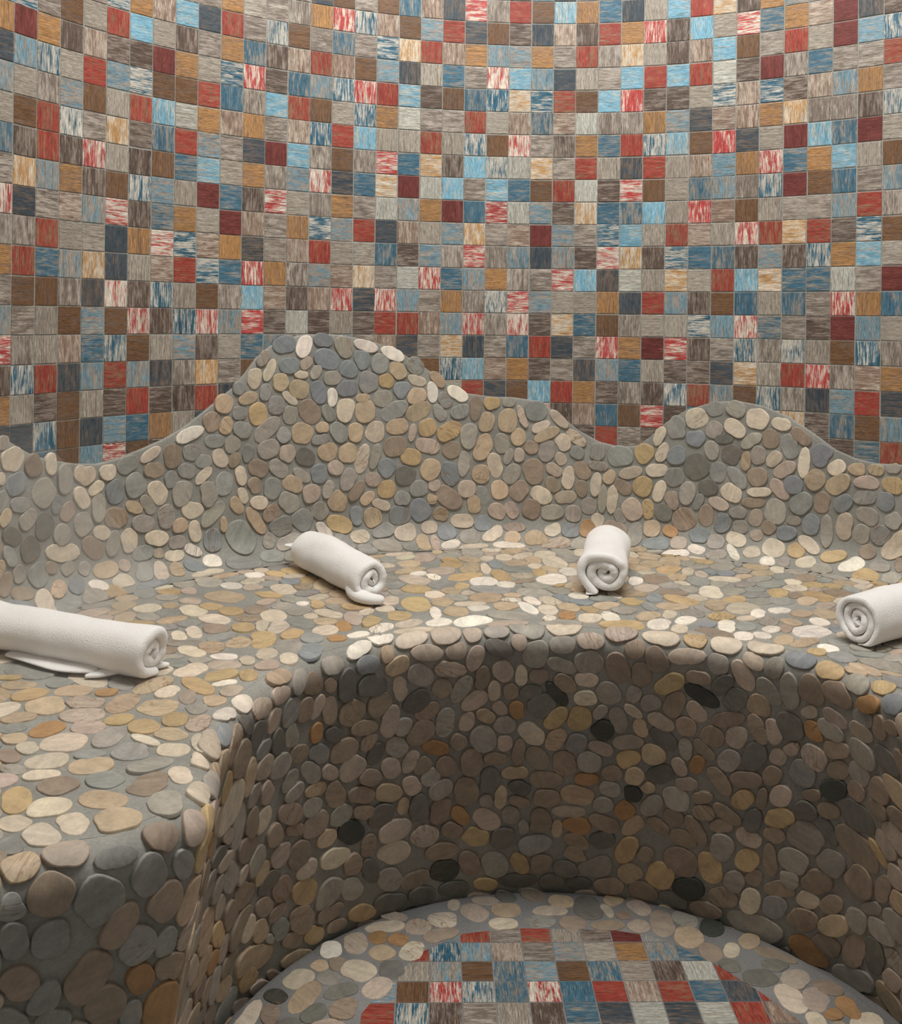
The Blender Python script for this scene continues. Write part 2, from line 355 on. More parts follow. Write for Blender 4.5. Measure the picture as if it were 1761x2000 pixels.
# ---------------------------------------------------------------- pebble mosaic
PEB = {k: srgb(v) for k, v in dict(w='e2dacd', c='cbbfac', t='b8a58c', y='b9a27c', o='ab8760', g='94948f', b='7f8c96', d='74726b', k='484b46', n='998a7a', p='b5a698', s='a19c92', v='8a8f91').items()}
MIX = {'D': 'wccccttttygggggvvnnssssspppv', 'S': 'wccccccttttttyyggnnssssspppv',
       'R': 'cttttnnnnnnnssssppppppgddyo', 'F': 'ccttttonnnssggddkppppnn'}
def pack(chart, umin, umax, vmin, vmax, inside, fixed, density, seed, h=.07, iters=14):
    """relaxed packing of ellipses in a chart; fixed = rows (u, v, a, b, angle)"""
    r = np.random.default_rng(seed)
    U = np.arange(umin, umax, h); V = np.arange(vmin, vmax, h)
    uu, vv = np.meshgrid(U, V, indexing='ij'); ok = inside(uu, vv)
    nf = len(fixed)
    # dart throwing for the free ones
    st = math.sqrt(density) * .98; pts = []
    i = 0
    for a in np.arange(umin, umax, st * .93):
        i += 1
        for b in np.arange(vmin + (i % 2) * st / 2, vmax, st * 1.07):
            pts.append((a + r.normal(0, st * .16), b + r.normal(0, st * .16)))
    S = [tuple(f[:5]) for f in fixed]
    for a, b in pts:
        ia, ib = int((a - umin) / h), int((b - vmin) / h)
        if not (0 <= ia < len(U) and 0 <= ib < len(V)) or not ok[ia, ib]: continue
        sz = math.exp(r.normal(-.02, .25)) * math.sqrt(density / math.pi); asp = 1 + abs(r.normal(.28, .36)); asp = min(asp, 2.5)
        A, B = sz * math.sqrt(asp), sz / math.sqrt(asp); th = r.uniform(0, math.pi)
        bad = False
        for f in fixed:
            dx, dy = a - f[0], b - f[1]
            if dx * dx + dy * dy > 4: continue
            c, s = math.cos(f[4]), math.sin(f[4]); x, y = dx * c + dy * s, -dx * s + dy * c
            if (x / (f[2] + sz * .62)) ** 2 + (y / (f[3] + sz * .62)) ** 2 < 1: bad = True; break
        if not bad: S.append((a, b, A, B, th))
    S = np.array(S)
    def assign(S, nearest=2.6):
        best = np.full(ok.shape, 1e9); lab = np.full(ok.shape, -1, int)
        for q, (a, b, A, B, th) in enumerate(S):
            R = max(A, B) * nearest
            i0, i1 = max(0, int((a - R - umin) / h)), min(len(U), int((a + R - umin) / h) + 2)
            k0, k1 = max(0, int((b - R - vmin) / h)), min(len(V), int((b + R - vmin) / h) + 2)
            if i1 <= i0 or k1 <= k0: continue
            dx = uu[i0:i1, k0:k1] - a; dy = vv[i0:i1, k0:k1] - b; c, s = math.cos(th), math.sin(th)
            x, y = dx * c + dy * s, -dx * s + dy * c
            d = np.sqrt((x / A) ** 2 + (y / B) ** 2) if q >= nf else np.sqrt((x / A) ** 2 + (y / B) ** 2) - .06
            d = (d - 1) * min(A, B) if False else d
            sub = best[i0:i1, k0:k1]; m = d < sub; sub[m] = d[m]; lab[i0:i1, k0:k1][m] = q
        lab[~ok] = -1
        return lab
    def stats(lab):
        L = lab.ravel(); m = L >= 0; L = L[m]; x = uu.ravel()[m]; y = vv.ravel()[m]; n = len(S)
        cnt = np.bincount(L, minlength=n).astype(float); c1 = np.maximum(cnt, 1)
        mx = np.bincount(L, x, n) / c1; my = np.bincount(L, y, n) / c1
        xx = np.bincount(L, (x - mx[L]) ** 2, n) / c1; yy = np.bincount(L, (y - my[L]) ** 2, n) / c1; xy = np.bincount(L, (x - mx[L]) * (y - my[L]), n) / c1
        return cnt, mx, my, xx, yy, xy
    for it in range(iters):
        lab = assign(S); cnt, mx, my, xx, yy, xy = stats(lab)
        for q in range(nf, len(S)):
            if cnt[q] < 4: continue
            ev, vec = np.linalg.eigh([[xx[q], xy[q]], [xy[q], yy[q]]])
            th = math.atan2(vec[1, 1], vec[0, 1]); A, B = 2 * math.sqrt(max(ev[1], 1e-5)), 2 * math.sqrt(max(ev[0], 1e-5))
            k = .45; sz = math.sqrt(S[q, 2] * S[q, 3]); asp = S[q, 2] / S[q, 3]
            asp2 = min(A / B, 2.7); na = asp * (1 - k * .6) + asp2 * k * .6
            dth = (th - S[q, 4] + math.pi / 2) % math.pi - math.pi / 2
            S[q, 4] += dth * (.5 if asp2 > 1.15 else .1)
            S[q, 0], S[q, 1] = mx[q], my[q]
            sz2 = math.sqrt(A * B); sz = sz * .8 + sz2 * .2
            S[q, 2], S[q, 3] = sz * math.sqrt(na), sz / math.sqrt(na)
    lab = assign(S); cnt, mx, my, xx, yy, xy = stats(lab)
    out = []
    NA = 28; ang = np.linspace(0, 2 * math.pi, NA, endpoint=False)
    for q in range(len(S)):
        if cnt[q] * h * h < .09: continue
        if q < nf: a, b, A, B, th = S[q]
        else:
            ev, vec = np.linalg.eigh([[xx[q], xy[q]], [xy[q], yy[q]]])
            th = math.atan2(vec[1, 1], vec[0, 1]); A, B = 2.0 * math.sqrt(max(ev[1], 1e-5)), 2.0 * math.sqrt(max(ev[0], 1e-5)); a, b = mx[q], my[q]
            if B < .12: continue
            if A / B > 3: A = 3 * B
            kk = min(1, .82 / A); A *= kk; B = min(B, .6)
        rr = 1 / np.sqrt((np.cos(ang) / A) ** 2 + (np.sin(ang) / B) ** 2)
        # slightly squarish / lopsided outline
        rr = rr * (1 + r.normal(0, .045) * np.cos(ang + r.uniform(0, 6)) + r.normal(0, .04) * np.cos(3 * ang + r.uniform(0, 6)) + r.normal(0, .022) * np.cos(5 * ang + r.uniform(0, 6)) - .035 * np.cos(4 * ang))
        gap = .045
        st2 = np.arange(.08, 1.9, .035)
        px = a + np.outer(st2, np.cos(ang + th)); py = b + np.outer(st2, np.sin(ang + th))
        ix = np.clip(((px - umin) / h + .5).astype(int), 0, len(U) - 1); iy = np.clip(((py - vmin) / h + .5).astype(int), 0, len(V) - 1)
        hit = lab[ix, iy] != q
        first = np.where(hit.any(0), st2[hit.argmax(0)], 1.9)
        lim = np.maximum(first - gap, .06)
        if q < nf: lim = np.maximum(lim, rr * .9)
        r2 = np.minimum(rr, lim) / rr
        for _ in range(3): r2 = r2 * .5 + (np.roll(r2, 1) + np.roll(r2, -1)) * .25
        r2 = r2 * rr
        if q < nf: pass
        out.append((q, a, b, th, ang, r2, A, B))
    return out, nf
def add_pebbles(mb, chart, packed, nf, fixed_cols, mix, seed, lift, dens=1):
    r = np.random.default_rng(seed); f = CH[chart]
    for q, a, b, th, ang, rr, A, B in packed:
        key = fixed_cols[q] if q < nf else mix[r.integers(len(mix))]
        c = np.array(PEB[key]); c = c * (1 + r.normal(0, .08)) * (1 + r.normal(0, .012, 3)); c = tuple(np.clip(c, .01, .9))
        up = lift * (1 + r.uniform(-.25, .35)); tx, ty = r.normal(0, .03, 2)
        prof = ((1.0, -.06), (1.0, up * .55), (.982, up * .86), (.95, up * .98), (.90, up), (.45, up * 1.01))
        NA = len(ang); uvs = []; hs = []
        cu, cv = np.cos(ang + th), np.sin(ang + th)
        for sc, z in prof:
            uvs.append(np.stack([a + rr * cu * sc, b + rr * cv * sc], -1)); hs.append(np.full(NA, z))
        uvs.append(np.array([[a, b]])); hs.append(np.array([up * 1.01]))
        uv = np.concatenate(uvs); hh = np.concatenate(hs)
        hh = hh + np.where(hh > 0, (uv[:, 0] - a) * tx + (uv[:, 1] - b) * ty, 0)
        e = .02
        X, Z, h = f(uv[:, 0], uv[:, 1]); base = W(X, Z, h)
        # one normal per pebble blended with the local one keeps flat faces flat
        if chart in 'SF': nrm = np.tile((0, 0, 1.0), (len(uv), 1))
        else:
            p1 = W(*f(uv[:, 0] + e, uv[:, 1])); p2 = W(*f(uv[:, 0], uv[:, 1] + e))
            nrm = np.cross(p1 - base, p2 - base); nrm /= np.linalg.norm(nrm, axis=1)[:, None] + 1e-12
            if chart == 'R': nrm = -nrm
            if chart == 'D': nrm = nrm
        V = base + nrm * hh[:, None] * P
        loc = np.stack([(uv[:, 0] - a) * math.cos(th) + (uv[:, 1] - b) * math.sin(th), -(uv[:, 0] - a) * math.sin(th) + (uv[:, 1] - b) * math.cos(th)], -1)
        sd = r.random(3) * 50
        ga = r.uniform(0, math.pi); cg, sg = math.cos(ga), math.sin(ga)
        G = np.concatenate([loc @ np.array([[cg, -sg], [sg, cg]]) + sd[:2], np.full((len(uv), 1), sd[2])], 1)
        F = []
        K = len(prof)
        for k in range(K - 1):
            for i in range(NA):
                j = (i + 1) % NA; F.append((k * NA + i, k * NA + j, (k + 1) * NA + j, (k + 1) * NA + i))
        for i in range(NA): F.append(((K - 1) * NA + i, (K - 1) * NA + (i + 1) % NA, K * NA))
        if chart == 'R': F = [t[::-1] for t in F]
        w = 1.0 if (r.random() < .13) else (.35 if r.random() < .25 else 0.0)
        mb.add(V, F, 1, c, c, G, w)
FIXED = {
 'D': [
  (12.891,9.562,0.579,0.391,-2.947,'v'), (13.775,9.464,0.546,0.356,-1.961,'w'), (14.648,9.736,0.489,0.32,2.988,'v'), (15.578,9.46,0.546,0.403,2.007,'s'),
  (16.57,9.497,0.613,0.265,2.849,'w'), (17.847,9.141,0.637,0.299,2.731,'w'), (11.948,8.993,0.437,0.253,-2.26,'s'), (12.236,8.5,0.535,0.242,-1.989,'c'),
  (14.856,8.92,0.667,0.444,2.799,'v'), (13.098,8.667,0.486,0.353,-3.119,'v'), (13.885,8.767,0.35,0.253,-2.473,'p'), (16.418,8.895,0.468,0.366,1.818,'v'),
  (17.239,8.724,0.484,0.427,-1.748,'g'), (15.804,8.486,0.472,0.372,2.702,'v'), (18.054,8.393,0.485,0.359,2.348,'t'), (18.848,8.619,0.485,0.4,2.377,'g'),
  (11.55,8.178,0.454,0.323,-1.749,'c'), (12.744,7.984,0.411,0.371,1.74,'t'), (14.332,8.378,0.367,0.226,-2.149,'s'), (13.654,8.279,0.341,0.181,3.113,'c'),
  (15.078,8.122,0.425,0.337,3.081,'s'), (13.558,7.673,0.505,0.42,2.841,'t'), (16.707,7.912,0.504,0.468,-1.713,'g'), (17.542,7.963,0.377,0.329,3.065,'y'),
  (18.919,7.967,0.476,0.237,2.804,'c'), (19.874,8.025,0.503,0.257,2.335,'t'), (10.875,7.793,0.307,0.304,2.632,'g'), (12.058,7.592,0.383,0.276,-1.74,'g'),
  (13.153,7.32,0.481,0.197,2.449,'c'), (14.436,7.527,0.557,0.361,1.906,'v'), (15.072,7.305,0.443,0.262,-1.64,'w'), (15.741,7.664,0.537,0.372,-3.038,'v'),
  (18.231,7.575,0.41,0.376,-2.241,'v'), (18.926,7.3,0.504,0.367,-2.857,'t'), (19.641,7.463,0.509,0.262,1.68,'w'), (20.795,7.396,0.573,0.303,2.602,'w'),
  (11.271,7.369,0.476,0.267,-2.979,'t'), (16.461,7.237,0.342,0.218,-3.027,'t'), (17.375,7.183,0.476,0.391,3.068,'s'), (10.221,7.193,0.446,0.413,-0.413,'t'),
  (20.226,7.073,0.42,0.307,2.152,'g'), (10.895,6.776,0.355,0.29,2.976,'g'), (11.732,6.709,0.503,0.433,1.747,'y'), (12.551,7.028,0.43,0.406,-1.608,'g'),
  (15.68,6.745,0.552,0.427,-1.834,'c'), (14.066,6.705,0.618,0.467,2.239,'n'), (13.2,6.605,0.418,0.367,-1.679,'s'), (16.571,6.647,0.558,0.476,-1.584,'t'),
  (14.905,6.626,0.437,0.283,2.178,'g'), (17.875,6.642,0.721,0.401,-2.672,'g'), (19.029,6.608,0.661,0.418,-2.706,'t'), (19.985,6.535,0.445,0.274,2.136,'g'),
  (20.9,6.566,0.471,0.322,-2.83,'g'), (21.637,6.734,0.64,0.278,-1.647,'n'), (22.364,6.967,0.408,0.305,-3.069,'y'), (23.116,6.993,0.326,0.241,3.14,'s'),
  (22.135,6.096,0.496,0.36,-1.92,'t'), (10.293,6.301,0.392,0.308,-1.979,'t'), (9.685,6.51,0.434,0.394,1.943,'n'), (11.036,6.097,0.447,0.346,2.792,'g'),
  (12.123,6.01,0.733,0.384,-2.398,'s'), (14.643,6.034,0.324,0.245,-3.111,'t'), (15.39,5.805,0.531,0.374,2.278,'g'), (16.151,5.778,0.446,0.378,-1.686,'t'),
  (17.033,5.773,0.496,0.453,-1.784,'c'), (18.065,5.967,0.538,0.379,-3.041,'t'), (19.435,5.871,0.45,0.421,-2.757,'y'), (18.737,5.646,0.44,0.181,-1.738,'p'),
  (20.432,5.719,0.645,0.405,-2.659,'y'), (13.737,5.822,0.54,0.465,2.925,'t'), (12.895,5.783,0.347,0.337,2.273,'g'), (9.834,5.724,0.495,0.273,3.108,'g'),
  (21.308,5.516,0.607,0.41,-1.638,'s'), (10.59,5.547,0.392,0.368,-2.58,'s'), (14.593,5.518,0.449,0.232,-2.968,'g'), (12.218,5.25,0.53,0.43,-2.934,'s'),
  (17.995,5.099,0.582,0.478,-2.953,'n'), (19.444,5.063,0.618,0.347,2.865,'p'), (20.56,4.905,0.451,0.414,2.992,'n'), (14.892,4.986,0.477,0.424,2.853,'t'),
  (13.077,5.01,0.412,0.383,2.844,'p'), (15.828,4.868,0.477,0.444,-3.069,'t'), (21.989,5.007,0.679,0.393,-1.918,'t'), (11.32,5.123,0.397,0.261,-1.836,'g'),
  (16.466,4.615,0.707,0.314,-1.834,'c'), (17.061,4.689,0.618,0.231,-1.835,'s'), (10.052,5.026,0.466,0.311,2.245,'c'), (13.851,4.804,0.494,0.388,2.656,'d'),
  (18.693,4.621,0.528,0.392,2.918,'y'), (10.676,4.887,0.357,0.277,-2.09,'n'), (11.773,4.492,0.509,0.362,2.75,'n'), (12.675,4.405,0.552,0.334,2.415,'s'),
  (21.107,4.277,0.622,0.279,-1.645,'s'), (22.513,4.188,0.629,0.341,1.855,'c'), (13.742,4.041,0.494,0.238,2.536,'s'), (14.507,4.066,0.442,0.391,-1.434,'v'),
  (15.256,4.298,0.395,0.335,2.916,'p'), (17.584,4.176,0.435,0.422,2.231,'v'), (19.575,4.036,0.52,0.479,-2.167,'t'), (20.476,3.823,0.598,0.404,1.971,'v'),
  (21.883,3.802,0.448,0.426,-1.623,'t'), (10.995,4.247,0.448,0.251,1.828,'c'), (10.243,3.997,0.509,0.424,-1.775,'g'), (12.418,3.594,0.5,0.408,-1.634,'g'),
  (11.609,3.805,0.385,0.292,2.05,'n'), (18.463,3.801,0.511,0.455,2.927,'d'), (16.993,3.685,0.395,0.326,2.97,'p'), (13.352,3.703,0.513,0.354,2.681,'t'),
  (14.169,3.277,0.444,0.419,-2.959,'p'), (14.942,3.372,0.422,0.265,-1.822,'s'), (11.106,3.424,0.395,0.216,1.923,'c'), (17.61,3.225,0.446,0.419,-3.022,'y'),
  (15.841,3.729,0.532,0.373,-1.923,'s'), (16.243,3.256,0.535,0.265,-2.23,'n'), (18.315,2.813,0.411,0.329,3.002,'g'), (19.067,3.205,0.453,0.385,-2.986,'g'),
  (19.782,3.337,0.313,0.285,2.923,'p'), (20.424,2.78,0.743,0.443,2.538,'n'), (21.255,3.15,0.459,0.415,3.002,'p'), (19.669,2.724,0.264,0.237,2.925,'t'),
  (21.973,2.83,0.502,0.307,1.952,'g'), (22.762,3.096,0.45,0.424,1.697,'t'), (11.829,3.071,0.439,0.292,2.964,'c'), (13.164,2.952,0.578,0.405,2.497,'s'),
  (10.814,3.064,0.435,0.258,2.201,'t'), (15.376,2.822,0.485,0.45,2.543,'t'), (9.564,3.647,0.574,0.396,1.69,'s'), (16.724,2.89,0.389,0.262,-2.551,'t'),
  (17.363,2.591,0.483,0.231,2.758,'c'), (31.486,6.511,0.516,0.481,-2.858,'c'), (32.258,6.923,0.388,0.355,-2.917,'g'), (33.17,6.965,0.437,0.391,2.498,'s'),
  (34.1,6.605,0.511,0.461,2.996,'c'), (35.091,6.42,0.446,0.273,3.019,'c'), (35.928,5.953,0.519,0.275,2.491,'n'), (33.164,6.129,0.54,0.361,2.487,'c'),
  (32.245,6.019,0.407,0.384,1.196,'s'), (33.852,5.665,0.577,0.268,-2.56,'s'), (34.66,5.792,0.436,0.379,1.587,'n'), (30.619,6.016,0.55,0.431,1.528,'g'),
  (29.875,5.662,0.495,0.249,-1.946,'c'), (31.458,5.6,0.453,0.358,-3.019,'v'), (30.021,4.917,0.479,0.28,-1.952,'c'), (29.193,4.864,0.467,0.452,0.833,'y'),
  (28.178,4.685,0.598,0.494,-3.049,'g'), (27.168,4.845,0.44,0.336,1.555,'g'), (30.632,4.833,0.472,0.422,-2.916,'v'), (31.509,4.39,0.634,0.598,-2.543,'d'),
  (32.157,5.11,0.462,0.328,1.709,'s'), (32.699,5.668,0.463,0.231,-3.067,'d'), (33.004,5.014,0.469,0.439,1.093,'d'), (33.624,4.796,0.461,0.228,-1.667,'t'),
  (34.153,5.057,0.428,0.362,1.418,'s'), (34.815,4.996,0.428,0.291,-2.313,'c'), (35.464,5.52,0.556,0.376,1.706,'g'), (36.048,4.843,0.733,0.25,-1.656,'c'),
  (36.756,5.298,0.532,0.438,-2.24,'v'), (37.394,4.82,0.411,0.309,-2.548,'c'), (38.191,4.824,0.365,0.262,3.137,'t'), (38.939,4.861,0.344,0.244,3.133,'t'),
  (39.604,4.995,0.308,0.21,-2.969,'s'), (35.256,4.557,0.573,0.304,-2.538,'p'), (34.126,4.169,0.463,0.419,-2.696,'n'), (33.276,4.026,0.608,0.301,2.305,'g'),
  (32.415,4.186,0.466,0.385,1.45,'g'), (28.61,3.967,0.576,0.268,-2.882,'c'), (29.784,4.123,0.537,0.3,-3.071,'c'), (27.685,3.737,0.364,0.284,-2.255,'t'),
  (30.528,3.874,0.489,0.437,-2.882,'g'), (29.155,3.376,0.48,0.455,1.171,'y'), (28.27,3.334,0.47,0.308,2.477,'n'), (29.886,3.224,0.529,0.279,-1.917,'c'),
  (31.104,3.225,0.554,0.371,-1.777,'s'), (31.97,3.551,0.468,0.386,-2.933,'d'), (32.999,3.384,0.493,0.396,2.753,'c'), (35.047,3.699,0.562,0.313,2.309,'p'),
  (35.625,3.936,0.449,0.422,3.04,'v'), (36.483,4.235,0.47,0.429,-2.471,'t'), (37.437,4.116,0.604,0.375,-2.431,'t'), (38.572,4.338,0.531,0.273,-3.095,'p'),
  (39.578,4.306,0.469,0.358,3.069,'y'), (34.17,3.508,0.579,0.212,-3.039,'c'), (30.462,2.861,0.464,0.319,1.898,'p'), (31.6,2.866,0.415,0.213,-2,'g'),
  (32.428,2.872,0.497,0.27,2.797,'p'), (28.704,2.35,0.529,0.503,2.227,'p'), (27.385,2.716,0.705,0.207,-1.65,'s'), (27.796,2.748,0.704,0.271,-1.653,'c'),
  (29.396,2.388,0.489,0.27,1.648,'y'), (30.125,2.281,0.416,0.388,1.13,'d'), (33.99,3.048,0.55,0.227,-3.03,'n'), (34.875,2.731,0.592,0.463,1.428,'s'),
  (35.921,3.206,0.56,0.439,-2.299,'g'), (36.812,3.338,0.488,0.343,-1.822,'n'), (37.653,3.397,0.47,0.329,-2.344,'v'), (38.51,3.704,0.495,0.285,-2.978,'g'),
  (39.319,3.659,0.429,0.339,1.397,'v'), (31.946,2.304,0.529,0.348,1.525,'n'), (28.168,2.014,0.392,0.274,1.916,'s'), (30.965,2.036,0.558,0.52,-2.563,'n'),
  (32.662,2.066,0.47,0.364,-1.843,'v'), (33.291,2.537,0.401,0.259,-2.988,'s'), (34.071,2.413,0.403,0.298,-1.838,'p'), (35.677,2.455,0.33,0.207,-2.96,'s'),
  (36.36,2.39,0.471,0.372,-1.908,'v'), (37.001,2.162,0.733,0.261,1.565,'s'), (37.698,2.414,0.625,0.339,-1.694,'p'), (38.62,2.986,0.484,0.358,2.757,'s'),
  (39.625,2.94,0.36,0.32,-2.33,'s'), (29.57,1.521,0.429,0.411,1.454,'t'), (30.415,1.503,0.376,0.286,2.779,'o'), (27.162,1.779,0.355,0.32,1.48,'c'),
  (33.41,1.953,0.345,0.325,-3.131,'s'), (34.612,2.043,0.347,0.317,0.809,'n'), (35.359,1.91,0.466,0.324,-2.951,'v'), (38.355,2.254,0.429,0.37,1.157,'s'),
  (39.133,2.29,0.44,0.388,-2.33,'g'), (31.683,1.377,0.467,0.37,-3.057,'v'), (32.413,1.168,0.426,0.375,-3.126,'s'), (33.266,1.381,0.479,0.346,2.857,'c'),
  (34.129,1.662,0.304,0.255,-2.966,'p'), (36.327,1.528,0.572,0.282,2.56,'c'), (34.899,1.144,0.52,0.451,2.817,'c'), (38.66,1.569,0.336,0.326,-2.471,'n'),
  (30.817,0.912,0.412,0.389,3.063,'p'), (31.667,0.651,0.411,0.312,2.784,'w'), (30.818,0.111,0.681,0.448,-2.926,'w'), (33.286,0.615,0.719,0.211,2.1,'w'),
  (34.031,0.841,0.394,0.337,-2.644,'c'), (32.578,0.343,0.503,0.409,-2.413,'s'), (35.839,1.196,0.401,0.356,2.476,'y'), (37.348,1.147,0.566,0.294,-2.822,'y'),
  (34.829,0.342,0.417,0.343,1.838,'w'), (35.507,0.447,0.389,0.278,1.875,'s'), (36.365,0.647,0.445,0.381,-2.724,'c'), (37.109,0.318,0.484,0.448,1.698,'s'),
  (38.155,0.82,0.588,0.356,-2.505,'w'), (39.224,1.028,0.443,0.316,-2.991,'s'), (39.909,1.227,0.363,0.166,1.747,'n'), (38.877,0.214,0.709,0.536,1.691,'y'),
  (39.792,0.472,0.427,0.386,1.708,'s'), (13.805,2.162,0.54,0.486,-0.652,'g'), (15.438,1.862,0.655,0.382,2.756,'y'), (16.233,2.174,0.456,0.305,1.644,'v'),
  (16.976,2.027,0.48,0.433,1.852,'t'), (16.317,1.209,0.481,0.334,-3.116,'c'), (18.465,1.283,0.558,0.435,-2.888,'c'), (19.521,1.466,0.417,0.321,-3.11,'p'),
  (20.326,1.2,0.471,0.428,-2.704,'v'), (21.365,0.931,0.515,0.436,-2.894,'s'), (22.395,1.033,0.623,0.319,-2.465,'c'), (23.291,0.876,0.44,0.39,1.155,'t'),
  (23.43,1.397,0.567,0.22,-3.134,'p'), (24.357,0.8,0.577,0.479,-2.967,'t'), (25.171,1.273,0.443,0.312,-2.708,'c'), (25.961,1.292,0.434,0.383,-3.003,'v'),
  (26.747,1.371,0.465,0.408,-1.777,'o'), (20.107,2.057,0.373,0.337,2.942,'t'), (21.057,1.705,0.59,0.336,3.076,'c'), (22.007,1.585,0.459,0.382,-3.092,'v'),
  (19.096,2.278,0.54,0.513,2.297,'v'), (18.196,2.062,0.549,0.458,2.969,'v'), (22.701,2.112,0.458,0.362,2.714,'p'), (23.281,2.193,0.432,0.302,2.124,'p'),
  (24.228,2.249,0.493,0.433,-1.74,'n'), (25.121,2.104,0.561,0.364,-3.119,'s'), (26.114,2.074,0.406,0.386,1.42,'s'), (26.787,2.406,0.407,0.384,1.388,'s'),
  (24.641,2.847,0.539,0.387,2.642,'c'), (25.741,2.793,0.538,0.3,-3.027,'p'), (21.587,2.467,0.45,0.326,1.704,'t'), (12.384,2.583,0.451,0.362,-2.747,'n'),
  (14.538,2.494,0.429,0.392,-0.718,'s'), (12.231,1.45,0.411,0.292,-2.038,'s'), (12.147,0.67,0.578,0.413,3.006,'g'), (1.271,2.025,0.337,0.272,-1.419,'s'),
  (2.074,1.817,0.46,0.447,-2.598,'g'), (2.656,1.968,0.302,0.236,2.668,'n'), (3.366,1.799,0.32,0.252,-2.684,'s'), (4.062,1.635,0.277,0.264,-2.269,'s'),
  (4.948,1.405,0.576,0.33,-3.137,'t'), (5.752,1.416,0.274,0.252,2.57,'p'), (6.446,0.936,0.488,0.369,0.954,'g'), (7.148,0.845,0.535,0.323,-1.922,'c'),
  (7.845,0.798,0.425,0.307,1.223,'t'), (8.685,0.768,0.531,0.326,2.606,'v'), (3.519,1.09,0.46,0.305,-2.337,'v'), (2.728,1.114,0.462,0.293,-2.444,'t'),
  (1.26,1.354,0.515,0.26,2.966,'n'), (4.328,0.877,0.446,0.266,2.714,'w'), (5.417,0.795,0.497,0.352,-3.02,'c'), (4.652,0.026,0.9,0.446,1.231,'y'),
  (3.785,0.303,0.739,0.484,0.685,'s'), (0.533,6.479,0.329,0.267,-3.133,'s'), (0.957,5.886,0.537,0.437,3.085,'c'), (1.866,5.563,0.438,0.375,2.046,'n'),
  (2.626,5.56,0.434,0.256,1.655,'c'), (3.246,4.952,0.602,0.342,1.652,'s'), (4.108,4.981,0.499,0.358,2.826,'c'), (5.112,4.956,0.385,0.312,3.07,'c'),
  (6.004,5.142,0.498,0.35,-2.788,'g'), (6.983,5.431,0.517,0.22,-2.649,'c'), (8.667,6.058,0.697,0.269,-2.837,'w'), (7.131,4.81,0.498,0.307,2.969,'n'),
  (7.942,5.271,0.514,0.414,1.778,'n'), (8.761,5.326,0.414,0.336,2.871,'g'), (9.332,4.952,0.413,0.284,2.97,'g'), (8.571,4.644,0.445,0.293,2.855,'g'),
  (7.896,4.388,0.375,0.295,-1.663,'g'), (9.311,4.373,0.494,0.222,-2.393,'c'), (6.323,4.344,0.508,0.46,-0.989,'g'), (5.429,4.216,0.496,0.405,1.897,'v'),
  (4.588,4.44,0.403,0.228,-2.689,'c'), (3.979,4.178,0.505,0.289,2.201,'c'), (1.107,5.064,0.464,0.387,-2.797,'v'), (0.494,5.317,0.239,0.169,1.742,'c'),
  (2.323,4.599,0.553,0.495,-0.929,'s'), (1.311,4.333,0.478,0.267,2.906,'g'), (2.895,4.111,0.363,0.254,-1.551,'v'), (3.372,3.77,0.384,0.317,-2.278,'p'),
  (4.709,3.708,0.581,0.322,-1.536,'s'), (4.047,3.235,0.46,0.401,-1.081,'s'), (5.497,3.244,0.561,0.388,2.843,'n'), (6.276,3.537,0.429,0.239,2.672,'t'),
  (6.865,3.556,0.503,0.258,2.209,'s'), (7.322,3.937,0.556,0.378,2.23,'c'), (8.383,3.816,0.546,0.46,-1.587,'s'), (7.688,2.962,0.501,0.391,-1.378,'s'),
  (6.706,2.854,0.543,0.341,2.895,'s'), (8.844,3.089,0.544,0.346,2.932,'c'), (8.314,2.558,0.371,0.295,-3.053,'t'), (9.756,2.806,0.701,0.325,-2.444,'s'),
  (8.968,2.246,0.477,0.285,1.773,'c'), (9.726,1.794,0.515,0.419,-1.589,'v'), (10.245,2.34,0.345,0.175,1.629,'t'), (1.651,3.807,0.425,0.339,-2.555,'s'),
  (2.377,3.445,0.509,0.437,-1.53,'d'), (0.651,3.999,0.345,0.246,-2.172,'t'), (0.965,3.354,0.496,0.298,2.611,'d'), (3.132,3.005,0.437,0.377,-1.082,'s'),
  (1.748,2.779,0.493,0.417,-1.15,'d'), (0.835,2.748,0.469,0.238,2.218,'g'), (4.476,2.316,0.608,0.353,2.417,'n'), (4.86,2.805,0.427,0.269,2.819,'c'),
  (5.357,2.327,0.515,0.297,-1.774,'s'), (6.068,2.304,0.497,0.371,-1.383,'c'), (7.264,2.229,0.561,0.306,2.923,'c'), (8.205,1.929,0.408,0.284,3.139,'s'),
  (8.824,1.491,0.424,0.231,2.542,'w'), (7.323,1.624,0.257,0.209,3.047,'p'), (7.992,1.416,0.458,0.248,3.101,'c'), (6.669,1.754,0.51,0.295,-3.133,'g'),
  (9.472,0.876,0.454,0.351,3.057,'w'), (0.663,1.822,0.466,0.28,-2.133,'n'), (24.375,6.632,0.545,0.506,-3.134,'g'), (25.416,6.247,0.603,0.242,2.373,'p'),
  (23.74,6.345,0.58,0.185,1.935,'p'), (23.078,6.154,0.578,0.464,-1.584,'t'), (24.571,5.917,0.476,0.241,-2.699,'c'), (24.835,5.583,0.68,0.28,-2.696,'t'),
  (23.569,5.455,0.424,0.366,1.597,'t'), (22.813,5.149,0.492,0.366,1.777,'s'), (24.18,4.991,0.365,0.318,-3.139,'n'), (24.866,4.835,0.54,0.398,-1.742,'s'),
  (25.591,5.244,0.423,0.364,2.11,'c'), (26.176,5.419,0.576,0.262,2.463,'c'), (26.23,4.789,0.346,0.315,2.681,'g'), (25.496,4.47,0.327,0.267,2.11,'c'),
